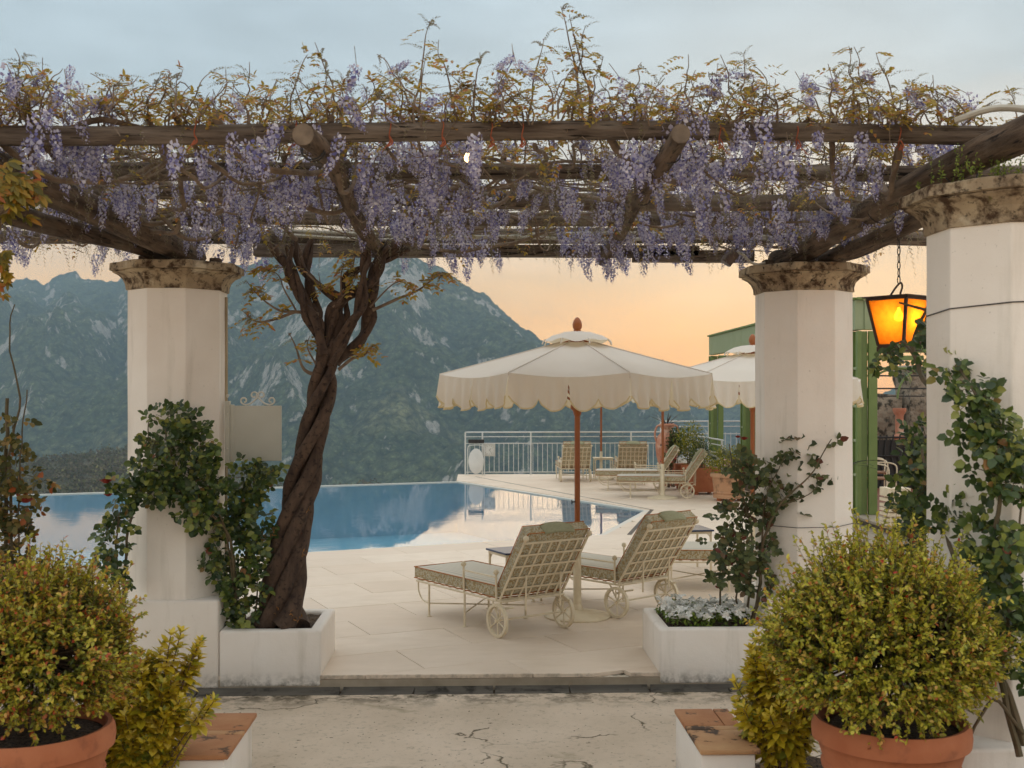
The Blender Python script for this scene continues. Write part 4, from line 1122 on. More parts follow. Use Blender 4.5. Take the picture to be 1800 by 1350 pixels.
potL = round_pot('terracotta_pot', (-1.765, 4.60, -.02), .315, .625, 'large round terracotta pot of box by the plain tiled wall', M_TERRA, 'large terracotta pots')
potB = empty('terracotta_pot', (4.66, 20.75, .05), 0, 'pale aged round terracotta pot at the end of the planter row', 'pot', 'terrace planters')
MB().lathe([(.27, 0), (.285, .005), (.29, .05), (.275, .06), (.275, .085), (.29, .095), (.29, .115), (.278, .125), (.30, .33), (.305, .375), (.335, .385), (.345, .42), (.335, .455), (.30, .465), (.285, .45), (.275, .40), (.1, .39)], 48).build('body', M_TERRA_OLD, potB, smooth=True)
MB().lathe([(.28, .405), (.001, .415)], 30, closed=False).build('soil', M_SOIL, potB)
for k in range(5): 
    a = R(72 * k + 200); MB().lathe([(.05, -.05), (.06, -.02), (.05, .0)], 10, (.2 * math.cos(a), .2 * math.sin(a), 0)).build('foot', M_TERRA, potB)
def square_pot(loc, w, h, label, rz=0):
    p = empty('terracotta_planter', loc, R(rz), label, 'planter', 'terrace planters'); t = .03
    b = MB(); o = [(-w, -w), (w, -w), (w, w), (-w, w)]
    b.v = [(x * .92, y * .92, 0) for x, y in o] + [(x, y, h) for x, y in o] + [(x * .86, y * .86, h) for x, y in o] + [(x * .84, y * .84, h - .08) for x, y in o]
    for k in range(4):
        j = (k + 1) % 4; b.f += [(k, j, 4 + j, 4 + k), (4 + k, 4 + j, 8 + j, 8 + k), (8 + k, 8 + j, 12 + j, 12 + k)]
    b.f += [(0, 3, 2, 1)]
    b.build('body', M_TERRA, p, smooth=True, bevel=.012)
    MB().box((-w * .85, -w * .85, h - .11), (w * .85, w * .85, h - .05)).build('soil', M_SOIL, p)
    for sx in (-1, 1):
        for sy in (-1, 1): MB().lathe([(.04, -.05), (.045, -.02), (.04, .002)], 10, (sx * w * .7, sy * w * .7, 0)).build('foot', M_TERRA, p)
    return p
sq1 = square_pot((4.47, 22.2, .05), .27, .47, 'square terracotta planter next to the aged round pot', 6)
sq2 = square_pot((4.42, 23.3, .05), .27, .47, 'square terracotta planter behind the lounger head by the amphora', 6)
# amphora with handles
am = empty('amphora', (4.10, 24.2, 0), R(10), 'tall terracotta amphora with looped handles holding a spiky plant', 'amphora')
MB().lathe([(.10, 0), (.11, .03), (.10, .08), (.16, .35), (.225, .65), (.245, .85), (.235, .98), (.18, 1.08), (.125, 1.14), (.115, 1.20), (.125, 1.23), (.165, 1.27), (.17, 1.31), (.15, 1.33), (.12, 1.32), (.10, 1.22)], 36).build('body', plain('pink_terracotta', '#b9785c', '#c9937a', 4, .85, .2, 50, stain=('#d6b39c', 5, .52, .66)), am, smooth=True)
for s in (-1, 1):
    MB().tube(smooth_path([(s * .13, 0, 1.29), (s * .22, 0, 1.27), (s * .27, 0, 1.12), (s * .25, 0, 1.0), (s * .22, 0, .93)]), .022, 8).build('handle', am.children[0].data.materials[0], am, smooth=True)
MB().lathe([(.11, 1.25), (.001, 1.27)], 20, closed=False).build('soil', M_SOIL, am)

# ================================================================== GREEN PAVILION
pv = empty('pavilion', (5.66, 21.4, .2), 0, 'green metal garden pavilion on the raised floor beyond the terrace', 'pavilion')
def pvb(name, a, b, mat=M_GREEN, bev=.006): 
    return MB().box((a[0] - 5.66, a[1] - 21.4, a[2] - .2), (b[0] - 5.66, b[1] - 21.4, b[2] - .2)).build(name, mat, pv, bevel=bev)
X0 = 5.62
for Y in (26.6, 23.4, 19.9, 16.4):
    po = pvb('post', (X0 - .07, Y - .07, .2), (X0 + .07, Y + .07, 2.86))
    for (a, b) in (((X0 - .10, Y + .075, .2), (X0 - .04, Y + .14, 2.86)), ((X0 - .10, Y - .14, .2), (X0 - .04, Y - .075, 2.86)), ((X0 + .075, Y - .12, .2), (X0 + .2, Y - .06, 2.86))):
        c = pvb('post_strip', a, b); c.parent = po
    for z in (.75, 1.25, 1.75, 2.3):
        c = pvb('rung', (X0 - .09, Y - .139, z), (X0 - .05, Y + .139, z + .04), M_GREENP); c.parent = po
for Ya, Yb in ((16.33, 19.9), (19.902, 23.4), (23.402, 26.66)):
    pvb('fascia_panel', (X0 - .11, Ya, 2.88), (X0 + .02, Yb - .004, 3.31), M_GREENP)
    pvb('gutter_trim', (X0 - .15, Ya, 3.312), (X0 + .03, Yb - .004, 3.35))
pvb('fascia_panel', (X0 + .022, 16.31, 2.88), (10.6, 16.42, 3.31), M_GREENP)
pvb('gutter_trim', (X0 - .1, 16.26, 3.312), (10.6, 16.32, 3.35))
pvb('transom', (X0 + .072, 16.36, 2.55), (10.6, 16.42, 2.60)); pvb('transom', (X0 + .072, 16.36, 2.30), (10.6, 16.42, 2.34))
for k in range(20): pvb('lattice_bar', (X0 + .25 + k * .22, 16.37, 2.602), (X0 + .275 + k * .22, 16.41, 2.88))
for k in range(3):   # curved brackets
    x = X0 + .08 + k * .45
    pts = [(x - 5.66 + .36 * (1 - math.cos(a_)), 16.38 - 21.4, 2.30 - .2 - .42 + .42 * math.sin(a_)) for a_ in np.linspace(0, math.pi / 2, 9)]
    MB().tube(pts, .016, 6).build('bracket', M_GREEN, pv)
for Y in (20.5, 26.55): pvb('roof_joist', (X0 + .1, Y, 2.76), (10.6, Y + .08, 2.875))
pvb('iron_rail', (X0 + .3, 26.5, 1.9), (10.6, 26.54, 1.93), M_DARK)
for z in (2.05, 2.3): pvb('iron_rail', (X0 + .3, 22.0, z), (10.6, 22.03, z + .03), M_DARK)
# iron chairs and a dark wrought iron screen
def chair(loc, rz, label):
    t = empty('garden_chair', loc, R(rz), label, 'chair', 'pavilion chairs'); W = .22
    for sx in (-1, 1):
        MB().bar((sx * W, -.2, 0), (sx * W, -.2, .44), .013).build('leg', M_METAL, t)
        MB().tube([(sx * W, .22, 0), (sx * W, .2, .44), (sx * W, .30, .98)], .013, 6).build('back_leg', M_METAL, t)
        MB().tube(smooth_path([(sx * W, .23, .66), (sx * (W + .02), -.05, .67), (sx * (W + .02), -.2, .62), (sx * W, -.2, .44)]), .012, 6).build('armrest', M_METAL, t)
        MB().tube(smooth_path([(sx * W, -.2, .25), (sx * W * .8, -.2, .38), (sx * W * .4, -.2, .43)]), .008, 5).build('bracket', M_METAL, t)
    MB().box((-W, -.2, .425), (W, .2, .45)).build('seat', plain('woven_cane', '#7a5238', '#8d6446', 60, .8, .6, 150), t, bevel=.006)
    MB().box((-W + .01, .19, .50), (W - .01, .225, .93)).build('backrest', bpy.data.materials['woven_cane'], t, bevel=.006).rotation_euler = (R(-11), 0, 0)
    for k in range(7): x = -W + .03 + k * .065; MB().bar((x, .30, .88), (x, .315, 1.06), .007, 5).build('back_rod', M_METAL, t)
    MB().bar((-W, .315, 1.06), (W, .315, 1.06), .013).build('top_rail', M_METAL, t)
    return t
chair((6.32, 17.6, .197), 55, 'cream iron chair with woven cane seat in the pavilion')
chair((6.72, 19.0, .197), 75, 'cream iron chair further inside the pavilion by the black screen')
scr = empty('iron_screen', (7.5, 21.0, .197), 0, 'black wrought iron screen inside the pavilion', 'screen')
for z in (.25, .6, .95): MB().bar((-1.6, 0, z), (1.6, 0, z), .018).build('rail', M_DARK, scr)
for k in range(26):
    x = -1.55 + k * .124; MB().tube(smooth_path([(x, 0, 0), (x + .05, 0, .3), (x - .04, 0, .6), (x, 0, 1.0)]), .016, 5).build('scroll_bar', M_DARK, scr)
MB().box((-1.6, .03, .0), (1.6, .05, .9)).build('backing_panel', M_DARK, scr)
# ruined stone wall behind
def rough_block(a, b, name, mat, parent, amp=.12, sc=1.3, n=14):
    bm = bmesh.new(); bmesh.ops.create_cube(bm, size=1)
    bmesh.ops.subdivide_edges(bm, edges=bm.edges[:], cuts=n, use_grid_fill=True)
    for v in bm.verts:
        p = Vector([a[i] + (b[i] - a[i]) * (v.co[i] + .5) for i in range(3)])
        v.co = p + mnoise.noise_vector(p * sc) * amp + mnoise.noise_vector(p * sc * 3) * amp * .4
    me = bpy.data.meshes.new(name); bm.to_mesh(me); bm.free(); return link(name, me, mat, parent)
M_ROCK = plain('rough_stone', '#a89c8a', '#857a6a', 3, .95, 1, 9, .08, stain=('#3f3a30', 5, .5, .62))
rw = empty('stone_wall', (9.6, 27.5, .1), 0, 'ruined rough stone wall behind the pavilion', 'wall')
rough_block((-1.2, 0, 0), (.85, .9, 1.82), 'wall', M_ROCK, rw); rough_block((.95, -.3, 0), (2.8, .9, 2.5), 'tower', M_ROCK, rw)
bal = empty('baluster_post', (at(1581, 745, 24).x, 24, .1), 0, 'pink terracotta baluster standing before the stone wall', 'baluster')
MB().lathe([(.10, 0), (.10, .9), (.13, .92), (.13, .98), (.085, 1.0), (.085, 1.4), (.11, 1.44), (.14, 1.5), (.14, 1.56)], 20).build('body', bpy.data.materials['pink_terracotta'], bal, smooth=True)
# slatted crate beside the step
cr_ = empty('crate', (5.60, 15.0, .2), R(5), 'cream slotted plastic crate on the pavilion step', 'crate')
for s in range(2):
    b = .19 * s
    for z in (0, .055, .13): 
        for (a, c) in (((-.15, -.15, z + b), (.15, -.135, z + b + .04)), ((-.15, .135, z + b), (.15, .15, z + b + .04)), ((-.15, -.134, z + b), (-.135, .134, z + b + .04)), ((.135, -.134, z + b), (.15, .134, z + b + .04))):
            MB().box(a, c).build('slat', M_METAL, cr_)
    for k in range(5):
        MB().box((-.14 + k * .065, -.146, b), (-.12 + k * .065, -.138, b + .17)).build('stile', M_METAL, cr_)
MB().box((-.15, -.15, .385), (.15, .15, .50)).build('upper_box', M_METAL, cr_, bevel=.006)

# ================================================================== PLANTS
def shoot_leaves(base, tip, n, ll, lw, spread, t0=.15, tpl=LEAF6, droop=0.):
    t = t0 + (1 - t0) * (np.arange(n) + rng.uniform(0, 1, n)) / n
    ax = tip - base; P = base + ax * t[:, None]
    d = unit(ax[None]); side = rand_dirs(n)
    D = unit(d * (1 - spread) + side * spread + np.array([0, 0, -droop]))
    N = unit(np.array([0, 0, 1.]) + .7 * rand_dirs(n) + d * .3)
    return leaf_arrays(P, D, N, ll * rng.uniform(.7, 1.15, n), lw * rng.uniform(.75, 1.1, n), tpl)
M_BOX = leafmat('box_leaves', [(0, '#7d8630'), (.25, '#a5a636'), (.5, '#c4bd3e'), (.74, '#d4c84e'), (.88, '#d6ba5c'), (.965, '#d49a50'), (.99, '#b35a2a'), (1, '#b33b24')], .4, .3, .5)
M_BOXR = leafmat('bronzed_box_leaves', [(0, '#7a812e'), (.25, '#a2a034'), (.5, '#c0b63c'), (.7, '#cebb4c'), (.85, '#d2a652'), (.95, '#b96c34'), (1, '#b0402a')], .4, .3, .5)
M_TWIG = plain('twigs', '#5d4a38', '#74604a', 20, .9)
def box_bush(parent_loc, c, rad, nclump, label, group, mat, spike=.25, seed=0):
    """clipped box gone shaggy: sub-branches fan out in clumps with gaps between, pale new growth at the tips"""
    t = empty('box_shrub', parent_loc, 0, label, 'shrub', group)
    o = np.array(parent_loc); c = np.array(c); tips = []; inner = []; tw = MB(); rad = np.array(rad)
    for k in range(nclump):
        u = (k + .5) / nclump; ph = k * 2.39996 + rng.normal(0, .12); zz = 1 - 1.65 * u; rr = math.sqrt(max(0, 1 - zz * zz))
        q = np.array([rr * math.cos(ph), rr * math.sin(ph), zz])
        lump = 1 + .30 * mnoise.noise(Vector(q * 1.9) + Vector(c) + Vector((seed, 0, 0))) + rng.normal(0, .07)
        root = c + q * rad * lump * .58
        bd = unit((q * np.array([1, 1, .8]) + np.array([0, 0, .55 * max(0, zz + .5)]) + rng.normal(0, .16, 3))[None])[0]
        nsh = int(rng.integers(9, 15)); sz = rng.uniform(.75, 1.25)
        tw.tube([Vector(c * .9 + root * .1 - o), Vector(c * .5 + root * .5 - o), Vector(root - o), Vector(root + bd * .1 - o)], [.007, .005, .003, .0015], 5, cap=False)
        for m in range(nsh):
            d = unit((bd + .52 * rand_dirs(1)[0])[None])[0]
            L = rng.uniform(.08, .17) * sz + (max(0, zz + .1) * spike * rng.uniform(0, 1) ** 3.5)
            b0 = root + .025 * rand_dirs(1)[0]; tip = b0 + d * L + np.array([0, 0, .25 * L * max(0, zz + .3)])
            tw.tube([Vector(b0 - o), Vector(tip - o)], [.0018, .0009], 4, cap=False)
            n1 = int(5 + L * 46); mid = b0 + (tip - b0) * .55
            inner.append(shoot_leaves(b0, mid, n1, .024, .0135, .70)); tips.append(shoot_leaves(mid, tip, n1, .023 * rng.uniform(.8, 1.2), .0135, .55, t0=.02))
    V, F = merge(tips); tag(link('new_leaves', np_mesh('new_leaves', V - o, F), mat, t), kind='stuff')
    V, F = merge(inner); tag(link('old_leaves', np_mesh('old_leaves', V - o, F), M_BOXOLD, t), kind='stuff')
    tag(tw.build('twigs', M_TWIG, t), kind='stuff')
    tk = MB()
    for k in range(5):
        a = R(72 * k); tk.tube(smooth_path([Vector((.03 * math.cos(a), .03 * math.sin(a), 0)), Vector((.07 * math.cos(a), .07 * math.sin(a), .12)), Vector(c - o + np.array([.1 * math.cos(a), .1 * math.sin(a), .02]))]), [.012, .005], 6)
    tk.build('stem', M_TWIG, t)
    return t
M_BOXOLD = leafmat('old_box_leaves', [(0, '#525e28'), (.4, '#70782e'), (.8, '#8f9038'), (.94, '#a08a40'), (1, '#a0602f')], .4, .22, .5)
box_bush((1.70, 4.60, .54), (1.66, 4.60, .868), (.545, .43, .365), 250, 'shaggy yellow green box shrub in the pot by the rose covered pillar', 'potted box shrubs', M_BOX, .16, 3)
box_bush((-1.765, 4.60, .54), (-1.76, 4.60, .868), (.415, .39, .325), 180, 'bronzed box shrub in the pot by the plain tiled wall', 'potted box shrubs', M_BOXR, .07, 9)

def vari_mat():
    N = Nodes('variegated_leaves'); g = N.n('ShaderNodeNewGeometry')
    c = N.ramp(g.outputs['Random Per Island'], [(0, H('#7a8634')), (.15, H('#b0a832')), (.38, H('#d0b92c')), (.75, H('#e0c63a')), (1, H('#e8d262'))])
    N.col(c); N.set(Roughness=.35, Specular_IOR_Level=.5)
    tr = N.n('ShaderNodeBsdfTranslucent'); N.l(c, tr.inputs[0]); m = N.n('ShaderNodeMixShader'); m.inputs[0].default_value = .3
    N.l(N.b.outputs[0], m.inputs[1]); N.l(tr.outputs[0], m.inputs[2]); N.l(m.outputs[0], N.out.inputs[0]); return N.m
M_VARI = vari_mat()
def euonymus(loc, tips, label, grp='variegated shrubs'):
    t = empty('euonymus_shrub', loc, 0, label, 'shrub', grp); o = np.array(loc); parts = []; tw = MB()
    for tip in tips:
        tip = np.array(tip); base = o + np.array([rng.uniform(-.05, .05), rng.uniform(-.05, .05), 0])
        mid = base * .5 + tip * .5 + np.array([0, 0, .03]); 
        tw.tube(smooth_path([Vector(base - o), Vector(mid - o), Vector(tip - o)]), [.006, .002], 5)
        L = unit((tip - mid)[None])[0]
        # whorled rosette at the tip, looser leaves below
        for w in range(5):
            p0 = tip - L * .035 * w; n = 6
            a = rng.uniform(0, 6.28) + np.arange(n) * 6.28 / n
            e1 = unit(np.cross(L, [.3, .8, .1])[None])[0]; e2 = np.cross(L, e1)
            D = np.cos(a)[:, None] * e1 + np.sin(a)[:, None] * e2 + L * (.9 - .25 * w)
            parts.append(leaf_arrays(np.repeat(p0[None], n, 0) + rng.normal(0, .004, (n, 3)), D, np.repeat(L[None], n, 0) + .2 * rand_dirs(n), (.045 + .007 * w) * rng.uniform(.8, 1.1, n), (.020 + .005 * w) * rng.uniform(.8, 1.1, n)))
    V, F = merge(parts)
    tag(link('leaves', np_mesh('leaves', V - o, F), M_VARI, t), kind='stuff'); tag(tw.build('twigs', M_TWIG, t), kind='stuff'); return t
def tipcloud(c, rad, n, extra=()):
    q = rand_dirs(n); q[:, 1] = np.where(rng.uniform(0, 1, n) < .65, -np.abs(q[:, 1]), q[:, 1])
    P = np.array(c) + q * np.array(rad) * rng.uniform(.55, 1.05, (n, 1)); return [tuple(p) for p in P] + [tuple(p) for p in extra]
ex = [tuple(at(*p)) for p in ((300, 1118, 5.25), (318, 1112, 5.3), (352, 1128, 5.3), (340, 1150, 5.3), (376, 1232, 5.2), (362, 1238, 5.2), (345, 1140, 5.28), (262, 1160, 5.3), (285, 1135, 5.3), (330, 1165, 5.3), (350, 1160, 5.32))]
euonymus((-1.56, 5.3, -.02), tipcloud((-1.545, 5.3, .47), (.24, .17, .27), 170, ex), 'yellow variegated euonymus beside the plain tiled wall')
ex = [tuple(at(*p)) for p in ((1292, 1200, 5.5), (1300, 1240, 5.5), (1330, 1118, 5.5), (1360, 1115, 5.5), (1320, 1140, 5.5), (1390, 1125, 5.5), (1345, 1130, 5.45))]
euonymus((1.52, 5.5, -.02), tipcloud((1.47, 5.5, .47), (.21, .17, .29), 130, ex), 'yellow variegated euonymus beside the stained tiled wall')

# ---- roses
M_ROSE = leafmat('rose_leaves', [(0, '#34462a'), (.4, '#465a2c'), (.7, '#5f7034'), (.86, '#8a9244'), (.975, '#98984c'), (1, '#8a4a34')], .32, .22, .5)
M_ROSED = leafmat('dark_rose_leaves', [(0, '#3d482c'), (.5, '#566038'), (.8, '#757c4a'), (.95, '#6b4f38'), (1, '#6e3128')], .45, .22, .4)
M_STEM = plain('rose_stems', '#6b5a44', '#4f4a30', 14, .8, .4, 60)
M_STEMG = plain('green_stems', '#59613a', '#6b5b3c', 14, .7)
M_BUD = plain('red_rose', '#7b2318', '#952f1e', 30, .6)
def rose(name, loc, stems, blobs, leaf, label, mat, face=(0, -1, .35), roses=(), cat='climbing rose', stem_mat=M_STEM):
    t = empty(name, loc, 0, label, cat); o = np.array(loc); tw = MB(); parts = []
    for pts, r0, r1 in stems:
        P = smooth_path([Vector(np.array(p) - o) for p in pts], 5)
        for i, p in enumerate(P): p += Vector((mnoise.noise(p * 9), mnoise.noise(p * 9 + Vector((5, 0, 0))), 0)) * .012
        tw.tube(P, [r0 + (r1 - r0) * i / (len(P) - 1) for i in range(len(P))], 7, wob=.2)
    fc = np.array(face)
    for c, rad, n in blobs:
        c = np.array(c); rad = np.array(rad); nl = int(n)
        # compound leaves: five leaflets on a short stalk
        for k in range(nl // 5):
            q = rand_dirs(1)[0] * rng.uniform(.25, 1) ** .5
            p = c + q * rad; ax = unit((rand_dirs(1)[0] + fc * .5 + q * .5 + np.array([0, 0, -.25]))[None])[0]
            nrm = unit((fc + .75 * rand_dirs(1)[0] + np.array([0, 0, .3]))[None])[0]
            side = np.cross(ax, nrm); side = side / max(np.linalg.norm(side), 1e-6); s = leaf * rng.uniform(.7, 1.15)
            P = np.array([p + ax * s * 1.15, p + ax * s * .9, p + ax * s * .9, p + ax * s * .3, p + ax * s * .3])
            D = np.array([ax, ax * .5 + side, ax * .5 - side, ax * .4 + side, ax * .4 - side])
            Nn = nrm + .25 * rand_dirs(5)
            parts.append(leaf_arrays(P, D, Nn, s * np.array([1, .9, .9, .75, .75]), s * np.array([.75, .68, .68, .58, .58])))
            if k % 3 == 0: tw.tube([Vector(c + (p - c) * .35 - o), Vector(p - o), Vector(p + ax * s - o)], [.003, .002, .001], 4, cap=False)
    V, F = merge(parts)
    tag(link('leaves', np_mesh('leaves', V - o, F), mat, t), kind='stuff'); tw.build('stems', stem_mat, t, smooth=True)
    for p, r_ in roses:
        b = MB(); p = Vector(np.array(p) - o)
        for k in range(14):
            a = k * 2.4; rr = r_ * (.25 + .055 * k); n0 = len(b.v); tilt = k / 14
            for i in range(5):
                for j in range(3):
                    aa = a + (i - 2) * .35; h_ = (j / 2) * r_ * 1.1
                    ro = rr * (.5 + .5 * j / 2 + tilt * .35 * j)
                    b.v.append((p.x + ro * math.cos(aa), p.y + ro * math.sin(aa) , p.z - r_ * .4 + h_ * (1 - .35 * tilt)))
            for i in range(4):
                for j in range(2): q = n0 + i * 3 + j; b.f.append((q, q + 3, q + 4, q + 1))
        b.build('rose_bloom', M_BUD, t, smooth='all')
    return t
A_ = lambda px, py, Y: tuple(at(px, py, Y))
# rose wrapped round the left pillar, rooted in the planter
bl_ = []
for (px, py, rx, rz, n) in ((290, 735, 24, 26, 130), (330, 745, 32, 26, 190), (300, 780, 45, 30, 260), (350, 790, 30, 40, 200), (270, 815, 34, 34, 220), (315, 830, 55, 36, 380), (360, 850, 34, 40, 260), (270, 865, 40, 34, 260), (330, 885, 50, 30, 320), (225, 850, 30, 30, 130), (215, 900, 32, 40, 190), (195, 960, 26, 46, 190), (205, 1010, 24, 30, 120), (360, 905, 30, 30, 170)):
    bl_.append((A_(px, py, 7.74), (rx / 258, .10, rz / 258), n * .95))
for (px, py, rx, rz, n) in ((440, 840, 34, 28, 230), (465, 830, 18, 16, 90), (420, 880, 44, 34, 330), (440, 920, 40, 34, 290), (400, 930, 40, 40, 260), (445, 960, 26, 40, 220), (380, 990, 32, 22, 140), (415, 1000, 40, 30, 250), (420, 1040, 36, 32, 260), (430, 1078, 34, 22, 200), (460, 1010, 16, 50, 150), (400, 1085, 14, 12, 60)):
    bl_.append((A_(px, py, 8.02), (rx / 249, .12, rz / 249), n * .95))
st = [([A_(415, 1092, 8.0), A_(412, 1010, 7.95), A_(400, 940, 7.85), A_(350, 880, 7.78), A_(300, 800, 7.76), A_(290, 740, 7.76)], .014, .004),
      ([A_(430, 1092, 8.05), A_(432, 1000, 8.02), A_(440, 900, 8.02), A_(470, 825, 8.02)], .010, .003),
      ([A_(412, 1090, 8.0), A_(405, 980, 7.92), A_(385, 900, 7.8), A_(355, 830, 7.76), A_(355, 745, 7.76)], .009, .003),
      ([A_(218, 1060, 7.8), A_(222, 980, 7.76), A_(232, 900, 7.74), A_(255, 840, 7.74), A_(262, 740, 7.76)], .012, .003),
      ([A_(212, 1055, 7.8), A_(205, 960, 7.76), A_(215, 880, 7.74)], .009, .003), ([A_(450, 1090, 8.05), A_(452, 1000, 8.04), A_(446, 930, 8.04)], .007, .003)]
rose('climbing_rose', tuple(A_(415, 1095, 8.02)), st, [(c_, r_, n_ * .72) for c_, r_, n_ in bl_], .056, 'dark leaved climbing rose wrapped round the pillar with the sign board', M_ROSE, roses=[(A_(186, 846, 7.7), .03), (A_(190, 870, 7.72), .022)])
# rose in the flower planter
bl_ = []
for (px, py, rx, rz, n) in ((1330, 830, 40, 26, 130), (1290, 815, 30, 22, 80), (1400, 800, 36, 26, 170), (1440, 785, 24, 18, 80), (1340, 870, 50, 30, 190), (1420, 840, 36, 34, 140), (1300, 900, 40, 34, 180), (1370, 890, 44, 30, 130), (1270, 960, 32, 30, 130), (1310, 960, 40, 40, 200), (1290, 1010, 34, 34, 130), (1330, 1020, 30, 40, 120), (1345, 960, 20, 36, 80), (1255, 1015, 16, 18, 50), (1350, 1045, 14, 20, 40), (1430, 860, 24, 20, 80), (1385, 770, 26, 18, 70)):
    bl_.append((A_(px, py, 7.98), (rx / 250, .12, rz / 250), n))
st = [([A_(1322, 1095, 8.05), A_(1335, 1040, 8.0), A_(1340, 960, 7.95), A_(1370, 890, 7.85), A_(1420, 840, 7.8), A_(1462, 772, 7.8)], .016, .003),
      ([A_(1310, 1095, 8.1), A_(1320, 1010, 8.05), A_(1318, 920, 8.0), A_(1290, 830, 7.95), A_(1282, 780, 7.95)], .010, .003),
      ([A_(1300, 1090, 8.1), A_(1295, 1040, 8.1), A_(1310, 990, 8.05), A_(1300, 900, 8.0)], .008, .003), ([A_(1265, 1068, 8.15), A_(1268, 1020, 8.15), A_(1290, 960, 8.1), A_(1330, 850, 8.0)], .008, .003),
      ([A_(1340, 960, 7.95), A_(1345, 880, 7.9), A_(1380, 800, 7.85)], .007, .002), ([A_(1290, 830, 7.95), A_(1300, 770, 7.95)], .004, .002), ([A_(1370, 890, 7.85), A_(1420, 870, 7.8), A_(1440, 850, 7.8)], .005, .002)]
rose('climbing_rose', tuple(A_(1315, 1098, 8.08)), st, [(c_, r_, n_ * .75) for c_, r_, n_ in bl_], .058, 'bronze leaved climbing rose growing out of the white flowers', M_ROSED, roses=[(A_(1308, 771, 7.95), .022), (A_(1297, 768, 7.95), .016), (A_(1262, 1032, 8.0), .018)])
# rose on the near pillar
bl_ = []
for (px, py, rx, rz, n, Y) in ((1640, 585, 18, 18, 70, 5.5), (1650, 600, 40, 30, 220, 5.3), (1680, 640, 36, 24, 170, 4.95), (1715, 690, 34, 34, 190, 4.7), (1740, 740, 34, 34, 190, 4.65), (1765, 790, 40, 40, 260, 4.62), (1720, 760, 30, 26, 120, 4.68), (1780, 850, 30, 40, 190, 4.62), (1740, 830, 40, 26, 170, 4.66), (1560, 625, 40, 18, 90, 6.2), (1600, 650, 30, 26, 60, 6.0), (1628, 772, 32, 30, 200, 6.0), (1624, 812, 42, 40, 360, 5.9), (1640, 850, 50, 44, 420, 5.5), (1612, 872, 36, 38, 320, 5.9), (1628, 915, 48, 38, 380, 5.7), (1690, 900, 50, 30, 300, 5.0), (1618, 952, 38, 38, 240, 5.8), (1650, 960, 40, 30, 240, 5.4), (1730, 930, 30, 26, 130, 4.7), (1770, 960, 34, 40, 190, 4.62), (1740, 1000, 34, 36, 210, 4.66), (1760, 1060, 40, 36, 260, 4.64), (1700, 1050, 30, 40, 150, 4.72), (1780, 1100, 24, 40, 160, 4.62), (1720, 1120, 30, 30, 120, 4.7), (1790, 1180, 12, 30, 40, 4.62)):
    s_ = 2000 / Y; bl_.append((A_(px, py, Y), (rx / s_, .09, rz / s_), n * .85))
st = [([A_(1800, 1310, 4.6), A_(1780, 1240, 4.62), A_(1740, 1150, 4.66), A_(1700, 1050, 4.74), A_(1670, 960, 4.95), A_(1640, 880, 5.3), A_(1620, 790, 5.7)], .018, .007),
      ([A_(1795, 1330, 4.58), A_(1760, 1190, 4.62), A_(1770, 1080, 4.62), A_(1745, 960, 4.66), A_(1760, 860, 4.64), A_(1740, 750, 4.66), A_(1690, 650, 4.9), A_(1640, 590, 5.4)], .014, .005),
      ([A_(1700, 1310, 4.6), A_(1745, 1230, 4.6), A_(1800, 1290, 4.58)], .006, .008), ([A_(1640, 690, 5.6), A_(1615, 650, 5.9), A_(1605, 600, 6.0), A_(1630, 540, 5.8)], .016, .007), ([A_(1615, 650, 5.9), A_(1585, 600, 6.1), A_(1540, 640, 6.2)], .008, .003),
      ([A_(1640, 690, 5.6), A_(1650, 780, 5.5), A_(1620, 860, 5.7), A_(1600, 990, 5.8), A_(1610, 1100, 5.7), A_(1615, 1300, 5.6)], .012, .012), ([A_(1700, 1050, 4.74), A_(1740, 1010, 4.66), A_(1790, 930, 4.62), A_(1800, 850, 4.6)], .007, .004), ([A_(1630, 545, 5.8), A_(1580, 532, 5.9)], .008, .005)]
rose('climbing_rose', (PN[0] - .5, 5.65, -.03), st, [(c_, r_, n_ * .8) for c_, r_, n_ in bl_], .050, 'glossy green climbing rose covering the pillar beside the lantern', M_ROSE, cat='climbing rose')

# staked climber and maple-like leaves at the left edge
bl_ = []
for (px, py, rx, rz, n) in ((20, 760, 24, 40, 70), (30, 830, 34, 40, 160), (25, 890, 40, 40, 220), (20, 950, 34, 40, 200), (30, 1000, 30, 30, 150), (62, 850, 20, 16, 40), (-30, 880, 40, 100, 250)):
    bl_.append((A_(px, py, 6.3), (rx / 317, .12, rz / 317), n))
st = [([A_(20, 1250, 6.3), A_(22, 1000, 6.3), A_(18, 800, 6.3), A_(35, 700, 6.3), A_(15, 600, 6.3), A_(26, 535, 6.3)], .010, .003), ([A_(36, 1200, 6.3), A_(34, 900, 6.3), A_(40, 760, 6.3), A_(48, 685, 6.3)], .006, .003), ([A_(8, 1200, 6.34), A_(10, 900, 6.34), A_(12, 700, 6.34)], .012, .010)]
M_CLIMB = leafmat('jasmine_leaves', [(0, '#3b4020'), (.4, '#5b5a28'), (.7, '#857640'), (.9, '#a3834a'), (1, '#a5552c')], .45, .3)
rose('staked_climber', (A_(20, 1300, 6.3)[0], 6.3, -.03), st, bl_, .045, 'thin staked climber with orange tips before the mountain view', M_CLIMB, cat='climber', roses=[(A_(45, 880, 6.2), .028)], face=(0, -1, .2))
def lobed_leaves(P, D, N, L):
    parts = []
    for a, s in ((0, 1), (.65, .82), (-.65, .82), (1.25, .55), (-1.25, .55)):
        Du = unit(D); S = np.cross(Du, unit(N)); parts.append(leaf_arrays(P, Du * math.cos(a) + S * math.sin(a), N, L * s, L * s * .38))
    return merge(parts)
mp = empty('maple_branch', A_(-60, 330, 4.9), 0, 'golden lobed leaves of a branch reaching past the pillar', 'branch')
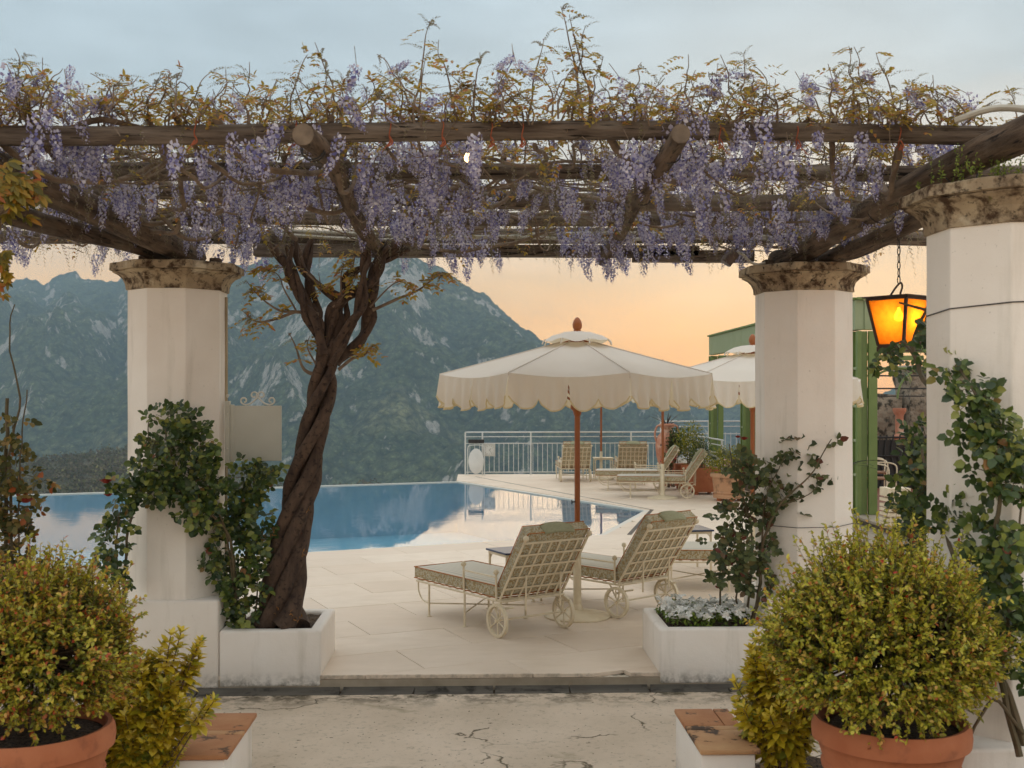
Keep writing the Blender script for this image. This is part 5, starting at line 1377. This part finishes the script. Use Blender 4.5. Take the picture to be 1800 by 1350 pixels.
n = 70; c = np.array(A_(8, 330, 4.9)); P = c + rng.normal(0, 1, (n, 3)) * np.array([.065, .06, .055]); 
D = unit(np.array([.75, -.1, -.75]) + .35 * rand_dirs(n)); Nn = unit(np.array([.35, -.75, .45]) + .3 * rand_dirs(n))
V, F = lobed_leaves(P, D, Nn, rng.uniform(.06, .085, n)); o = np.array(mp.location)
M_MAPLE = leafmat('golden_lobed_leaves', [(0, '#4c4a16'), (.35, '#7a6a1c'), (.7, '#9c8326'), (.9, '#a86c24'), (1, '#9a4a1e')], .45, .35)
link('leaves', np_mesh('leaves', V - o, F), M_MAPLE, mp)['kind'] = 'stuff'
n = 16; P = np.array([A_(rng.uniform(-14, 14), rng.uniform(440, 520), 4.9) for _ in range(n)]); V, F = lobed_leaves(P, unit(np.array([.3, -.2, -1]) + .5 * rand_dirs(n)), unit(np.array([.2, -1, .2]) + .4 * rand_dirs(n)), rng.uniform(.04, .06, n))
link('leaves', np_mesh('leaves', V - o, F), M_MAPLE, mp)['kind'] = 'stuff'
MB().tube(smooth_path([Vector(A_(-200, 250, 4.95)) - mp.location, Vector((0, 0, 0)), Vector(A_(5, 345, 4.92)) - mp.location]), [.012, .004], 6).build('stem', M_TWIG, mp)
MB().tube(smooth_path([Vector((0, 0, 0)), Vector(A_(-25, 420, 4.92)) - mp.location, Vector(A_(0, 500, 4.9)) - mp.location]), [.006, .002], 6).build('stem', M_TWIG, mp)

# ---- white bedding flowers
fl = empty('bedding_flowers', (1.62, 8.22, .27), 0, 'white pansies and fresh green foliage filling the planter', 'flowers'); o = np.array(fl.location)
nB = 900; P = np.stack([rng.uniform(1.36, 1.97, nB), rng.uniform(7.94, 8.60, nB), .285 + rng.uniform(0, .085, nB)], 1)
V, F = leaf_arrays(P, unit(rand_dirs(nB) + np.array([0, 0, .5])), unit(rand_dirs(nB) * .6 + np.array([0, -.3, 1])), rng.uniform(.022, .04, nB), rng.uniform(.016, .026, nB))
M_BED = leafmat('bedding_leaves', [(0, '#455a26'), (.5, '#678030'), (1, '#94a548')], .5, .3)
tag(link('foliage', np_mesh('foliage', V - o, F), M_BED, fl), kind='stuff')
fv = MB()
for k in range(5):
    a = 2 * math.pi * k / 5; n0 = len(fv.v)
    fv.v += [(0, 0, 0), (.016 * math.cos(a - .55), .016 * math.sin(a - .55), .005), (.024 * math.cos(a), .024 * math.sin(a), .002), (.016 * math.cos(a + .55), .016 * math.sin(a + .55), .005)]; fv.f.append((n0, n0 + 1, n0 + 2, n0 + 3))
fm_ = fv.mesh('flower'); fm_.materials.append(plain('white_petals', '#f0efe9', '#e4e4de', 30, .7))
for k in range(230):
    u = rng.uniform(0, 1); x = 1.38 + .58 * (u ** 1.4 if k % 3 else u); y = rng.uniform(7.93, 8.55)
    f_ = link('flower', fm_, None, fl); f_.location = (x - o[0], y - o[1], .365 + rng.uniform(-.015, .045) - o[2]); f_.rotation_euler = (rng.uniform(-.2, 1.1), rng.uniform(-.5, .5), rng.uniform(0, 6)); s = rng.uniform(1.1, 1.7); f_.scale = (s, s, s)
MB().tube([(1.45 - o[0], 8.3 - o[1], .0), (1.45 - o[0], 8.3 - o[1], .06)], .004, 5).build('stem', M_STEMG, fl)
# sprouts at the foot of the wisteria
# ---- plants by the terrace planters
def small_bush(name, loc, c, rad, n, ls, mat, label, cat='shrub', grp=None, flowers=None):
    t = empty(name, loc, 0, label, cat, grp); o_ = np.array(loc); q = rand_dirs(n); lump = np.array([1 + .25 * mnoise.noise(Vector(a * 2.5) + Vector(c)) for a in q])[:, None]
    P = np.array(c) + q * np.array(rad) * lump * rng.uniform(.35, 1.05, (n, 1))
    V, F = leaf_arrays(P, unit(rand_dirs(n) + q * .6 + np.array([0, 0, .4])), unit(q + .6 * rand_dirs(n)), ls * rng.uniform(.7, 1.2, n), ls * .55 * rng.uniform(.7, 1.2, n))
    tag(link('leaves', np_mesh('leaves', V - o_, F), mat, t), kind='stuff')
    s = MB()
    for k in range(4): s.tube([Vector((.03 * math.cos(k * 1.6), .03 * math.sin(k * 1.6), 0)), Vector(np.array(c) - o_) + Vector((.08 * math.cos(k * 1.6), .08 * math.sin(k * 1.6), 0))], [.012, .005], 5)
    s.build('stem', M_TWIG, t)
    if flowers:
        m = flowers[1]; P = np.array(c) + rand_dirs(m) * np.array(rad) * rng.uniform(.8, 1.1, (m, 1)); P[:, 1] -= .03
        V, F = leaf_arrays(P, rand_dirs(m), rand_dirs(m), np.full(m, .05), np.full(m, .045)); tag(link('blossom', np_mesh('blossom', V - o_, F), flowers[0], t), kind='stuff')
    return t
M_YELG = leafmat('yellow_green_leaves', [(0, '#4d5a1e'), (.4, '#757a22'), (.8, '#a09a2c'), (1, '#b5a93a')], .5, .35)
M_MIDG = leafmat('mid_green_leaves', [(0, '#2e3a1d'), (.5, '#465528'), (1, '#66733a')], .5, .3)
small_bush('planter_shrub', (4.64, 20.75, .40), (4.62, 20.72, .72), (.46, .35, .28), 2200, .035, M_YELG, 'yellow green shrub filling the aged round pot', grp='planter shrubs')
small_bush('planter_shrub', (4.47, 22.2, .42), (4.42, 22.2, .78), (.28, .26, .36), 1200, .035, M_MIDG, 'green shrub filling the square planter next to the aged pot', grp='planter shrubs')
small_bush('planter_shrub', (4.42, 23.3, .42), (4.42, 23.3, .95), (.30, .28, .45), 1400, .045, M_YELG, 'tall yellow green shrub filling the square planter behind the lounger head', grp='planter shrubs')
iv = small_bush('trailing_ivy', (4.18, 23.9, 0), (4.24, 23.9, .93), (.21, .12, .33), 1100, .05, M_MIDG, 'small leaved ivy trailing down the side of the amphora', 'ivy')
M_RED = plain('geranium_petals', '#b8483a', '#c65c48', 30, .6)
small_bush('geranium', (4.05, 23.75, 0), (4.05, 23.75, .55), (.16, .14, .22), 500, .045, M_MIDG, 'red geranium flowering at the foot of the amphora', 'geranium', flowers=(M_RED, 60))
def spiky(name, loc, n, L, label, mat, w=.03, up=.9):
    t = empty(name, loc, 0, label, 'plant'); 
    for k in range(n):
        d = unit((rand_dirs(1)[0] * np.array([1, 1, .3]) + np.array([0, 0, up * rng.uniform(.2, 1.4)]))[None])[0]; s = np.cross(d, [0, 0, 1]); s = s / max(np.linalg.norm(s), 1e-5); l = L * rng.uniform(.7, 1.1); b = MB()
        for i in range(6):
            u = i / 5; c = d * l * u + np.array([0, 0, -.25 * l * u * u]); ww = w * (1 - u) ** .7 * .5
            b.v += [tuple(c - s * ww), tuple(c + np.array([0, 0, -.004])), tuple(c + s * ww)]
        for i in range(5): b.f += [(i * 3, i * 3 + 1, i * 3 + 4, i * 3 + 3), (i * 3 + 1, i * 3 + 2, i * 3 + 5, i * 3 + 4)]
        b.build('leaf', mat, t, smooth='all')
    return t
M_CORD = plain('dark_purple_leaf', '#4a3a34', '#5d4a40', 10, .5); M_PALM = plain('dark_green_leaf', '#2c3524', '#3a4530', 10, .5)
spiky('spiky_plant', (4.10, 24.2, 1.27), 22, .52, 'dark spiky cordyline growing in the amphora', M_CORD, .028)
spiky('spiky_plant', (5.30, 15.9, .95), 18, .5, 'dark spiky palm by the green pavilion post', M_PALM, .022, .3)
MB().lathe([(.03, -.86), (.035, -.45), (.03, -.42), (.025, -.2), (.02, 0.02)], 12).build('stem', M_TWIG, bpy.data.objects['spiky_plant.001'])

# ================================================================== WISTERIA
wis = empty('wisteria', A_(495, 1093, 8.08), 0, 'old twisted wisteria in blue flower climbing from the planter over the pergola', 'wisteria')
WO = np.array(wis.location)
def wl(p): return Vector(p) - Vector(WO)
# twisted trunk: four strands wound round each other
axis = smooth_path([wl(A_(*p)) for p in ((497, 1100, 8.08), (496, 1050, 8.08), (503, 980, 8.08), (517, 900, 8.08), (535, 830, 8.08), (552, 760, 8.07), (566, 690, 8.06), (573, 640, 8.05), (578, 600, 8.05))], 6)
nA = len(axis)
for s in range(4):
    P, rr = [], []
    for i, p in enumerate(axis):
        t = i / (nA - 1); a = s * math.pi / 2 + t * 10.5 + .3 * math.sin(5 * t + s)
        off = (.060 * (1 - t) ** .8 + .042) * (1 if s else .8); 
        if t < .12: off *= 1 + (.12 - t) * 2.2
        P.append(p + Vector((math.cos(a) * off, math.sin(a) * off * .9, 0)))
        rr.append((.042 * (1 - t) ** 1.0 + .029) * (1.0 + .12 * math.sin(9 * t + s * 2)) * (1 + max(0, .08 - t) * 3))
    MB().tube(P, rr, 14, wob=.22, seed=s * 3.1).build('trunk', M_BARK, wis, smooth=True)
# limbs, each a bundle of two strands
limbs = [([(575, 640), (560, 590), (548, 545), (520, 500), (495, 455), (470, 425)], .034, .018, 8.05), ([(572, 620), (545, 560), (528, 520), (512, 470), (508, 430)], .030, .018, 8.0), ([(580, 620), (592, 560), (600, 530), (650, 500), (668, 455), (690, 425)], .036, .022, 8.08), ([(585, 640), (640, 590), (652, 545), (655, 500), (662, 460), (700, 430), (740, 410)], .034, .020, 8.12), ([(578, 600), (585, 545), (600, 530), (560, 500), (530, 470), (520, 420)], .030, .016, 8.06),
         ([(582, 640), (612, 580), (632, 540), (640, 480), (645, 440), (640, 410)], .028, .018, 8.0), ([(570, 600), (560, 560), (545, 510), (540, 460), (548, 420)], .026, .016, 8.12), ([(590, 600), (603, 560), (606, 520), (618, 480), (680, 455), (720, 440)], .024, .012, 8.14)]
lm = MB()
for i, (pts, r0, r1, Y) in enumerate(limbs):
    base = [wl(A_(x, y, Y)) for x, y in pts]
    P0 = smooth_path(base, 6)
    for s in (0, 1):
        P = []
        for k, p in enumerate(P0):
            a = s * math.pi + k * .35 + i; q = .026 * (1 - .4 * k / len(P0)); P.append(p + Vector((math.cos(a) * q, math.sin(a) * q, math.sin(a * 1.3) * q * .5)))
        MB().tube(P, [(r0 + (r1 - r0) * k / (len(P) - 1)) * (1.1 if s else .85) * (1 + .12 * math.sin(k * 1.1 + i)) for k in range(len(P))], 10, wob=.3, seed=i).build('limb', M_BARK, wis, smooth=True)
# small side twigs with young bronze leaves
twigs = MB(); YL = []; BUD = []; sprouts = []
def pinnate(p, d, L, n=5, ls=.026, droop=.3):
    p = np.array(p, float); d = unit(np.array(d, float)[None])[0]; nrm = unit((np.array([0, -.4, 1]) + .5 * rand_dirs(1)[0])[None])[0]
    side = np.cross(d, nrm); side /= max(np.linalg.norm(side), 1e-6)
    t = np.linspace(.25, 1, n); C = p + d * L * t[:, None] + np.array([0, 0, -1]) * (droop * L * t * t)[:, None]
    for s in (1, -1):
        YL.append(leaf_arrays(C, np.repeat((d * .45 + side * s + np.array([0, 0, -.35]))[None], n, 0), nrm + .3 * rand_dirs(n), ls * rng.uniform(.75, 1.1, n), ls * .48 * rng.uniform(.8, 1.1, n)))
    YL.append(leaf_arrays(C[-1:], d[None] + np.array([[0, 0, -.3]]), nrm[None], np.array([ls * 1.1]), np.array([ls * .5])))
def bud_spike(p, d, L, r=.011):
    """closed flower spike, grey green"""
    p = np.array(p, float); d = np.array(d, float); n = int(L * 230); t = np.linspace(.05, 1, n)
    C = p + d * (L * t)[:, None] + np.array([0, 0, -1]) * (.35 * L * t ** 2)[:, None]
    a = t * 60 + rng.uniform(0, 6); e1 = unit(np.cross(d, [.2, .3, .9])[None])[0]; e2 = np.cross(d / np.linalg.norm(d), e1)
    rad = (np.cos(a)[:, None] * e1 + np.sin(a)[:, None] * e2)
    BUD.append(leaf_arrays(C, rad + d * .6, rad + .3 * rand_dirs(n), r * (1.25 - .75 * t) * rng.uniform(.8, 1.2, n), r * .62 * (1.2 - .6 * t), LEAF4))
def twig(pts, r0, leaves=6, buds=2):
    P = smooth_path([wl(p) for p in pts], 5); twigs.tube(P, [r0 + (.0018 - r0) * i / (len(P) - 1) for i in range(len(P))], 6, wob=.25, seed=r0 * 1000)
    m = len(P)
    for k in range(leaves):
        i = int(rng.uniform(.45, 1) * (m - 1)); q = np.array(P[i]); pinnate(q, rand_dirs(1)[0] * np.array([1, .7, .5]) + np.array([0, 0, .25]), rng.uniform(.06, .12), 4, .044, .6)
    for k in range(buds):
        i = int(rng.uniform(.7, 1) * (m - 1)); bud_spike(np.array(P[i]), rand_dirs(1)[0] * np.array([1, .6, .3]), rng.uniform(.10, .20), .014)
for pts, r0, l, b in (([(560, 552), (520, 548), (490, 545), (455, 520), (432, 492)], .014, 12, 5), ([(520, 548), (480, 562), (450, 565), (425, 545)], .012, 9, 6), ([(565, 660), (535, 650), (520, 610), (508, 585)], .016, 4, 2), ([(555, 640), (540, 610), (545, 590)], .008, 6, 1), ([(595, 650), (620, 630), (640, 625), (650, 612), (668, 603)], .014, 12, 0), ([(655, 545), (700, 525), (735, 510), (765, 488), (785, 480)], .012, 16, 7), ([(650, 540), (690, 500), (715, 495)], .008, 8, 1), ([(560, 500), (525, 470), (500, 470), (460, 470)], .008, 8, 4), ([(520, 545), (500, 510), (485, 480), (440, 475)], .008, 8, 5), ([(600, 520), (600, 480), (610, 460)], .008, 12, 2), ([(565, 510), (560, 480)], .006, 8, 1), ([(585, 540), (620, 500), (625, 480)], .006, 8, 1), ([(620, 470), (622, 445), (600, 440)], .006, 4, 1)):
    twig([A_(x, y, 8.02) for x, y in pts], r0, l, b)
# bark sprouts and dry leaf scars low on the trunk
for px, py in ((512, 1080), (520, 1090), (485, 1075), (535, 975), (480, 945), (478, 930), (545, 893), (505, 1092), (530, 1085)):
    p = np.array(wl(A_(px, py, 7.93))); n = 5; D = rand_dirs(n) + np.array([0, -.3, .5])
    sprouts.append(leaf_arrays(np.repeat(p[None], n, 0) + rng.normal(0, .012, (n, 3)), D, rand_dirs(n), rng.uniform(.02, .04, n), rng.uniform(.008, .014, n)))

# vines that run along and between the logs
LOGY = (5.22, 6.08, 6.95, 7.7, 8.5)
vines = MB()
def vine(pts, r0, r1, seed):
    P = smooth_path(pts, 5)
    for i, p in enumerate(P): p += Vector((mnoise.noise(Vector((i * .3, seed, 0))), mnoise.noise(Vector((i * .3, seed, 7))), mnoise.noise(Vector((i * .3, seed, 13))))) * .035
    vines.tube([wl(p) for p in P], [r0 + (r1 - r0) * i / (len(P) - 1) for i in range(len(P))], 7, wob=.2, seed=seed)
for k in range(95):
    Y = random.choice(LOGY[1:] if k % 6 else LOGY) + random.uniform(-.25, .25); xl, xr = -.45 * Y, min(.44 * Y, 3.0); x = random.uniform(xl - .3, xr - .8); L = random.uniform(.8, 2.4)
    pts = [Vector((x + L * i / 6, Y + random.uniform(-.12, .12), random.choice((3.19, 3.2, 3.17, 3.12, 3.05)) + random.uniform(-.05, .05))) for i in range(7)]
    r0 = random.choice((.004, .005, .006, .008, .010, .014, .018)); vine(pts, r0, r0 * .6, k)
for k in range(60):      # loops that cross from one log to the next and sag
    i = random.randrange(0, 4); Ya, Yb = LOGY[i], LOGY[i + 1]; Ym = (Ya + Yb) / 2; x = random.uniform(-.42 * Ym, min(.42 * Ym, 2.6)); dx = random.uniform(-.7, .7)
    pts = [Vector((x, Ya, 3.20)), Vector((x + dx * .2, Ya + (Yb - Ya) * .25, 3.05 + random.uniform(-.1, .05))), Vector((x + dx * .6, Ym, 3.0 + random.uniform(-.1, .1))), Vector((x + dx, Yb, 3.16))]
    r0 = random.choice((.005, .007, .009, .012, .016, .02)); vine(pts, r0, r0 * .65, 100 + k)
for k, (pts, r0) in enumerate([([A_(470, 425, 8.05), A_(430, 400, 7.9), A_(350, 395, 7.8), A_(250, 380, 7.6), A_(120, 385, 7.5)], .02), ([A_(690, 425, 8.08), A_(800, 440, 8.1), A_(900, 428, 8.0), A_(980, 400, 7.7)], .016), ([A_(740, 410, 8.1), A_(860, 395, 7.9), A_(940, 370, 7.4), A_(1000, 345, 7.0)], .02), ([A_(520, 420, 8.0), A_(480, 380, 7.5), A_(430, 350, 7.1), A_(300, 345, 7.0), A_(180, 330, 6.9)], .018), ([A_(1280, 395, 7.6), A_(1330, 385, 7.6), A_(1370, 350, 7.2), A_(1480, 300, 6.4)], .016), ([A_(1190, 420, 8.2), A_(1280, 415, 8.1), A_(1330, 400, 7.9), A_(1390, 420, 8.0), A_(1480, 400, 7.6)], .016), ([A_(280, 250, 5.3), A_(285, 285, 5.6), A_(250, 310, 5.9), A_(180, 320, 6.1)], .015), ([A_(1520, 250, 5.4), A_(1500, 290, 5.8), A_(1485, 305, 6.1)], .013), ([A_(940, 255, 5.4), A_(960, 275, 5.7), A_(955, 300, 6.0), A_(990, 305, 6.1), A_(1010, 270, 5.7), A_(1008, 250, 5.4)], .012)]): vine([Vector(p) for p in pts], r0, r0 * .6, 300 + k)

for k in range(650):      # thin tangled twigs
    Y = rng.uniform(5.0, 8.8); x = rng.uniform(-.45 * Y, min(.44 * Y, 2.9)); z = rng.uniform(3.0, 3.3); L = rng.uniform(.12, .4); d = rand_dirs(1)[0] * np.array([1, .7, .5])
    if x > 1.95 and Y < 5.9 and z < 3.2: continue
    p0 = np.array((x, Y, z)); pts = [wl(p0 + d * L * i / 4 + rng.normal(0, .018, 3)) for i in range(5)]
    r0 = rng.uniform(.0018, .0042); twigs.tube(pts, [r0, r0 * .5], 4, cap=False)
# upright and arching shoots above the logs
def shoot(x, Y, z0, h, lean, leaves, buds):
    n = 6; pts = [np.array((x, Y, z0)) + np.array((lean[0] * (i / n) ** 1.4, lean[1] * (i / n) ** 1.4, h * i / n - .12 * h * (i / n) ** 3)) + rng.normal(0, .008, 3) for i in range(n + 1)]
    P = smooth_path([wl(p) for p in pts], 3); r0 = .0035 + h * .006
    twigs.tube(P, [r0 + (.0015 - r0) * i / (len(P) - 1) for i in range(len(P))], 5)
    for k in range(leaves):
        i = int(rng.uniform(.15, 1) * (len(P) - 1)); pinnate(np.array(P[i]), rand_dirs(1)[0] * np.array([1, .8, .4]) + np.array([0, 0, .35]), rng.uniform(.06, .12), rng.integers(4, 7), .030, .6)
    for k in range(buds):
        i = int(rng.uniform(.3, 1) * (len(P) - 1)); q = rand_dirs(1)[0]; q[2] = abs(q[2]) * .6 + .1; bud_spike(np.array(P[i]), q, rng.uniform(.07, .17), .010)
for k in range(640):
    Y = rng.choice([5.2, 5.2, 5.3, 6.0, 6.1, 6.9, 7.6, 8.4]) + rng.normal(0, .15); x = rng.uniform(-.45 * Y - .1, min(.45 * Y, 3.1))
    h = rng.uniform(.08, .26) * (1 if Y < 5.6 else 1.25); shoot(x, Y, 3.16, h, (rng.normal(0, .10), rng.normal(0, .08)), rng.integers(2, 6), rng.integers(0, 4))
for (px, py, Y) in ((75, 190, 5.2), (20, 80, 5.2), (40, 100, 5.25), (215, 130, 5.3), (320, 120, 5.2), (370, 125, 5.2), (440, 110, 5.2), (540, 85, 5.3), (555, 75, 5.3), (620, 130, 5.2), (700, 110, 5.2), (757, 32, 5.2), (770, 70, 5.25), (845, 85, 5.2), (900, 100, 5.2), (985, 10, 5.3), (1000, 25, 5.3), (960, 60, 5.3), (1030, 40, 5.3), (1060, 95, 5.3), (1130, 105, 5.2), (1265, 95, 5.3), (1310, 90, 5.3), (1330, 110, 5.2), (1490, 75, 5.3), (1500, 80, 5.35), (1470, 110, 5.3), (1540, 90, 5.3), (1600, 140, 5.2), (1640, 150, 5.2), (1690, 175, 5.2), (1770, 155, 5.2)):
    tip = np.array(A_(px, py, Y)); x0 = tip[0] + rng.uniform(-.12, .12); h = tip[2] - 3.15
    shoot(x0, Y, 3.15, h * 1.1, (tip[0] - x0, 0), int(3 + h * 11), int(3 + h * 14))

# flower racemes
def raceme(L, R0, n, seed, open_=.75):
    t = np.linspace(0.02, 1, n); a = t * n * 2.399; r_ = R0 * np.minimum(1, t * 5 + .4) * (1 - t ** 1.6 * .88)
    rad = np.stack([np.cos(a), np.sin(a), np.zeros(n)], 1)
    C = rad * r_[:, None] * rng.uniform(.65, 1.15, (n, 1)) + np.stack([np.zeros(n), np.zeros(n), -t * L], 1) + rng.normal(0, .003, (n, 3))
    s = np.where(t < open_, 1.0, 1.0 - .72 * (t - open_) / (1 - open_))
    parts = []
    ban = leaf_arrays(C, rad * .25 + np.array([0, 0, .9]) + .35 * rand_dirs(n), rad + .3 * rand_dirs(n), .017 * s * rng.uniform(.75, 1.25, n), .018 * s * rng.uniform(.75, 1.25, n))
    kel = leaf_arrays(C, rad + np.array([0, 0, -.5]) + .3 * rand_dirs(n), np.array([0, 0, 1.]) + .4 * rand_dirs(n), .014 * s, .009 * s)
    return ban, kel
def floret_mat(name, stops, trans=.35):
    return leafmat(name, stops, .55, trans, .3)
M_PALE = floret_mat('pale_lilac_petals', [(0, '#b3afc8'), (.4, '#c6c2d6'), (.75, '#d8d4e2'), (1, '#e8e4e8')])
M_VIOL = floret_mat('violet_blue_petals', [(0, '#6c6ba2'), (.5, '#8683b4'), (1, '#a5a0c4')])
M_BUDS = floret_mat('grey_green_buds', [(0, '#6f6a4e'), (.45, '#87805f'), (.75, '#948a72'), (1, '#8a7a86')])
M_YOUNG = leafmat('young_wisteria_leaves', [(0, '#93862f'), (.3, '#a58f36'), (.6, '#b99c48'), (.85, '#bd8c4a'), (1, '#ad6c42')], .5, .4, .35)
def raceme_mesh(L, R0, n, seed):
    ban, kel = raceme(L, R0, n, seed)
    V, F = merge([ban, kel]); me = np_mesh('flower_raceme', V, F); me.materials.append(M_PALE); me.materials.append(M_VIOL)
    mi = np.zeros(len(F), dtype=np.int32); mi[len(ban[1]):] = 1
    k = rng.integers(0, n, n // 4)
    for q in k: mi[2 * q:2 * q + 2] = 1
    me.polygons.foreach_set('material_index', mi); return me, V, F, mi
VAR = [raceme_mesh(rng.uniform(.10, .23), rng.uniform(.024, .040), int(rng.integers(42, 76)), k) for k in range(14)]
# clustered: racemes hang in bunches from the vines, leaving gaps between
pos = []
while len(pos) < 1150:
    Y = rng.uniform(5.0, 8.9); x = rng.uniform(-.45 * Y - .05, min(.445 * Y, 3.0))
    if Y < 5.5 and rng.uniform() < .25: continue
    dn = mnoise.noise(Vector((x * 1.6, Y * 1.6, 2.2)))
    if dn < rng.uniform(-.35, .30) or (Y > 8.1 and rng.uniform() < .45): continue
    up = rng.uniform() < .44
    z = rng.uniform(3.2, 3.44) if up else rng.uniform(3.02, 3.17)
    if Y > 8.3 and not up: z = rng.uniform(2.98, 3.10)
    if x > 1.95 and Y < 5.9 and not up: continue
    pos.append((x, Y, z, up))
pos.sort(key=lambda p: p[1] + (0 if not p[3] else .2))
bulk = []; bulk_mi = []
for i, (x, Y, z, up) in enumerate(pos):
    me, V, F, mi = VAR[int(rng.integers(0, 14))]; s = rng.uniform(.65, 1.2) * (.8 if up else 1); rot = Matrix.Rotation(rng.uniform(0, 6.28), 3, 'Z') @ Matrix.Rotation(rng.normal(0, .26), 3, 'X')
    if up: rot = Matrix.Rotation(rng.normal(0, .7), 3, 'Y') @ rot
    if i < 300:
        o_ = link('flower_raceme', me, None, wis); o_.location = wl((x, Y, z)); o_.rotation_euler = rot.to_euler(); o_.scale = (s, s, s)
    else:
        bulk.append(((V * s) @ np.array(rot).T + np.array(wl((x, Y, z))), F)); bulk_mi.append(mi)
    # stalk
    if i % 2 == 0: twigs.tube([wl((x, Y, z)), wl((x + rng.normal(0, .03), Y + rng.normal(0, .03), z + .07))], .0018, 4, cap=False)
V, F = merge(bulk); bm_ = np_mesh('flower_mass', V, F); bm_.materials.append(M_PALE); bm_.materials.append(M_VIOL); bm_.polygons.foreach_set('material_index', np.concatenate(bulk_mi).astype(np.int32))
tag(link('flower_mass', bm_, None, wis), kind='stuff')
# hanging closed spikes
for k in range(1500):
    Y = rng.uniform(5.1, 8.9); x = rng.uniform(-.45 * Y, min(.44 * Y, 3.0)); z = rng.uniform(3.0, 3.25)
    if x > 1.95 and Y < 5.9: continue
    d = np.array([rng.normal(0, .25), rng.normal(0, .2), -1.]); bud_spike(np.array(wl((x, Y, z + (.06 if Y > 8 else 0)))), d, rng.uniform(.10, .24) * (.75 if Y > 8 else 1), .013 if Y < 7.6 else .017)
for k in range(560):      # leaves among the flowers
    Y = rng.uniform(5.1, 8.9); x = rng.uniform(-.45 * Y, min(.44 * Y, 3.0)); z = rng.uniform(3.02, 3.28)
    if x > 1.95 and Y < 5.9: continue
    pinnate(np.array(wl((x, Y, z))), rand_dirs(1)[0] * np.array([1, .8, .5]), rng.uniform(.06, .11), 5, .030, .6)
V, F = merge(BUD); tag(link('flower_buds', np_mesh('flower_buds', V, F), M_BUDS, wis), kind='stuff')
V, F = merge(YL); tag(link('young_leaves', np_mesh('young_leaves', V, F), M_YOUNG, wis), kind='stuff')
V, F = merge(sprouts); tag(link('bark_sprouts', np_mesh('bark_sprouts', V, F), leafmat('dry_leaves', [(0, '#7a5a30'), (1, '#a5723c')], .7, .2), wis), kind='stuff')
tag(twigs.build('twigs', M_VINE, wis, smooth=True), kind='stuff'); vines.build('vines', M_VINE, wis, smooth=True)

# fallen leaves and litter on the soil
lit = []
for (x0, x1, y0, y1) in ((-2.6, -1.44, 4.2, 6.0), (1.36, 2.6, 4.2, 6.0)):
    n = 130; P = np.stack([rng.uniform(x0, x1, n), rng.uniform(y0, y1, n), np.full(n, .012)], 1)
    lit.append(leaf_arrays(P, rand_dirs(n) * np.array([1, 1, .2]), np.array([0, 0, 1.]) + .5 * rand_dirs(n), rng.uniform(.03, .06, n), rng.uniform(.015, .03, n)))
V, F = merge(lit); tag(link('leaf_litter', np_mesh('leaf_litter', V, F), leafmat('litter', [(0, '#4d3b28'), (.6, '#7a6040'), (1, '#a58a5c')], .8, .1)), 'dry leaf litter scattered over the soil beds', 'leaf litter', None, 'stuff')
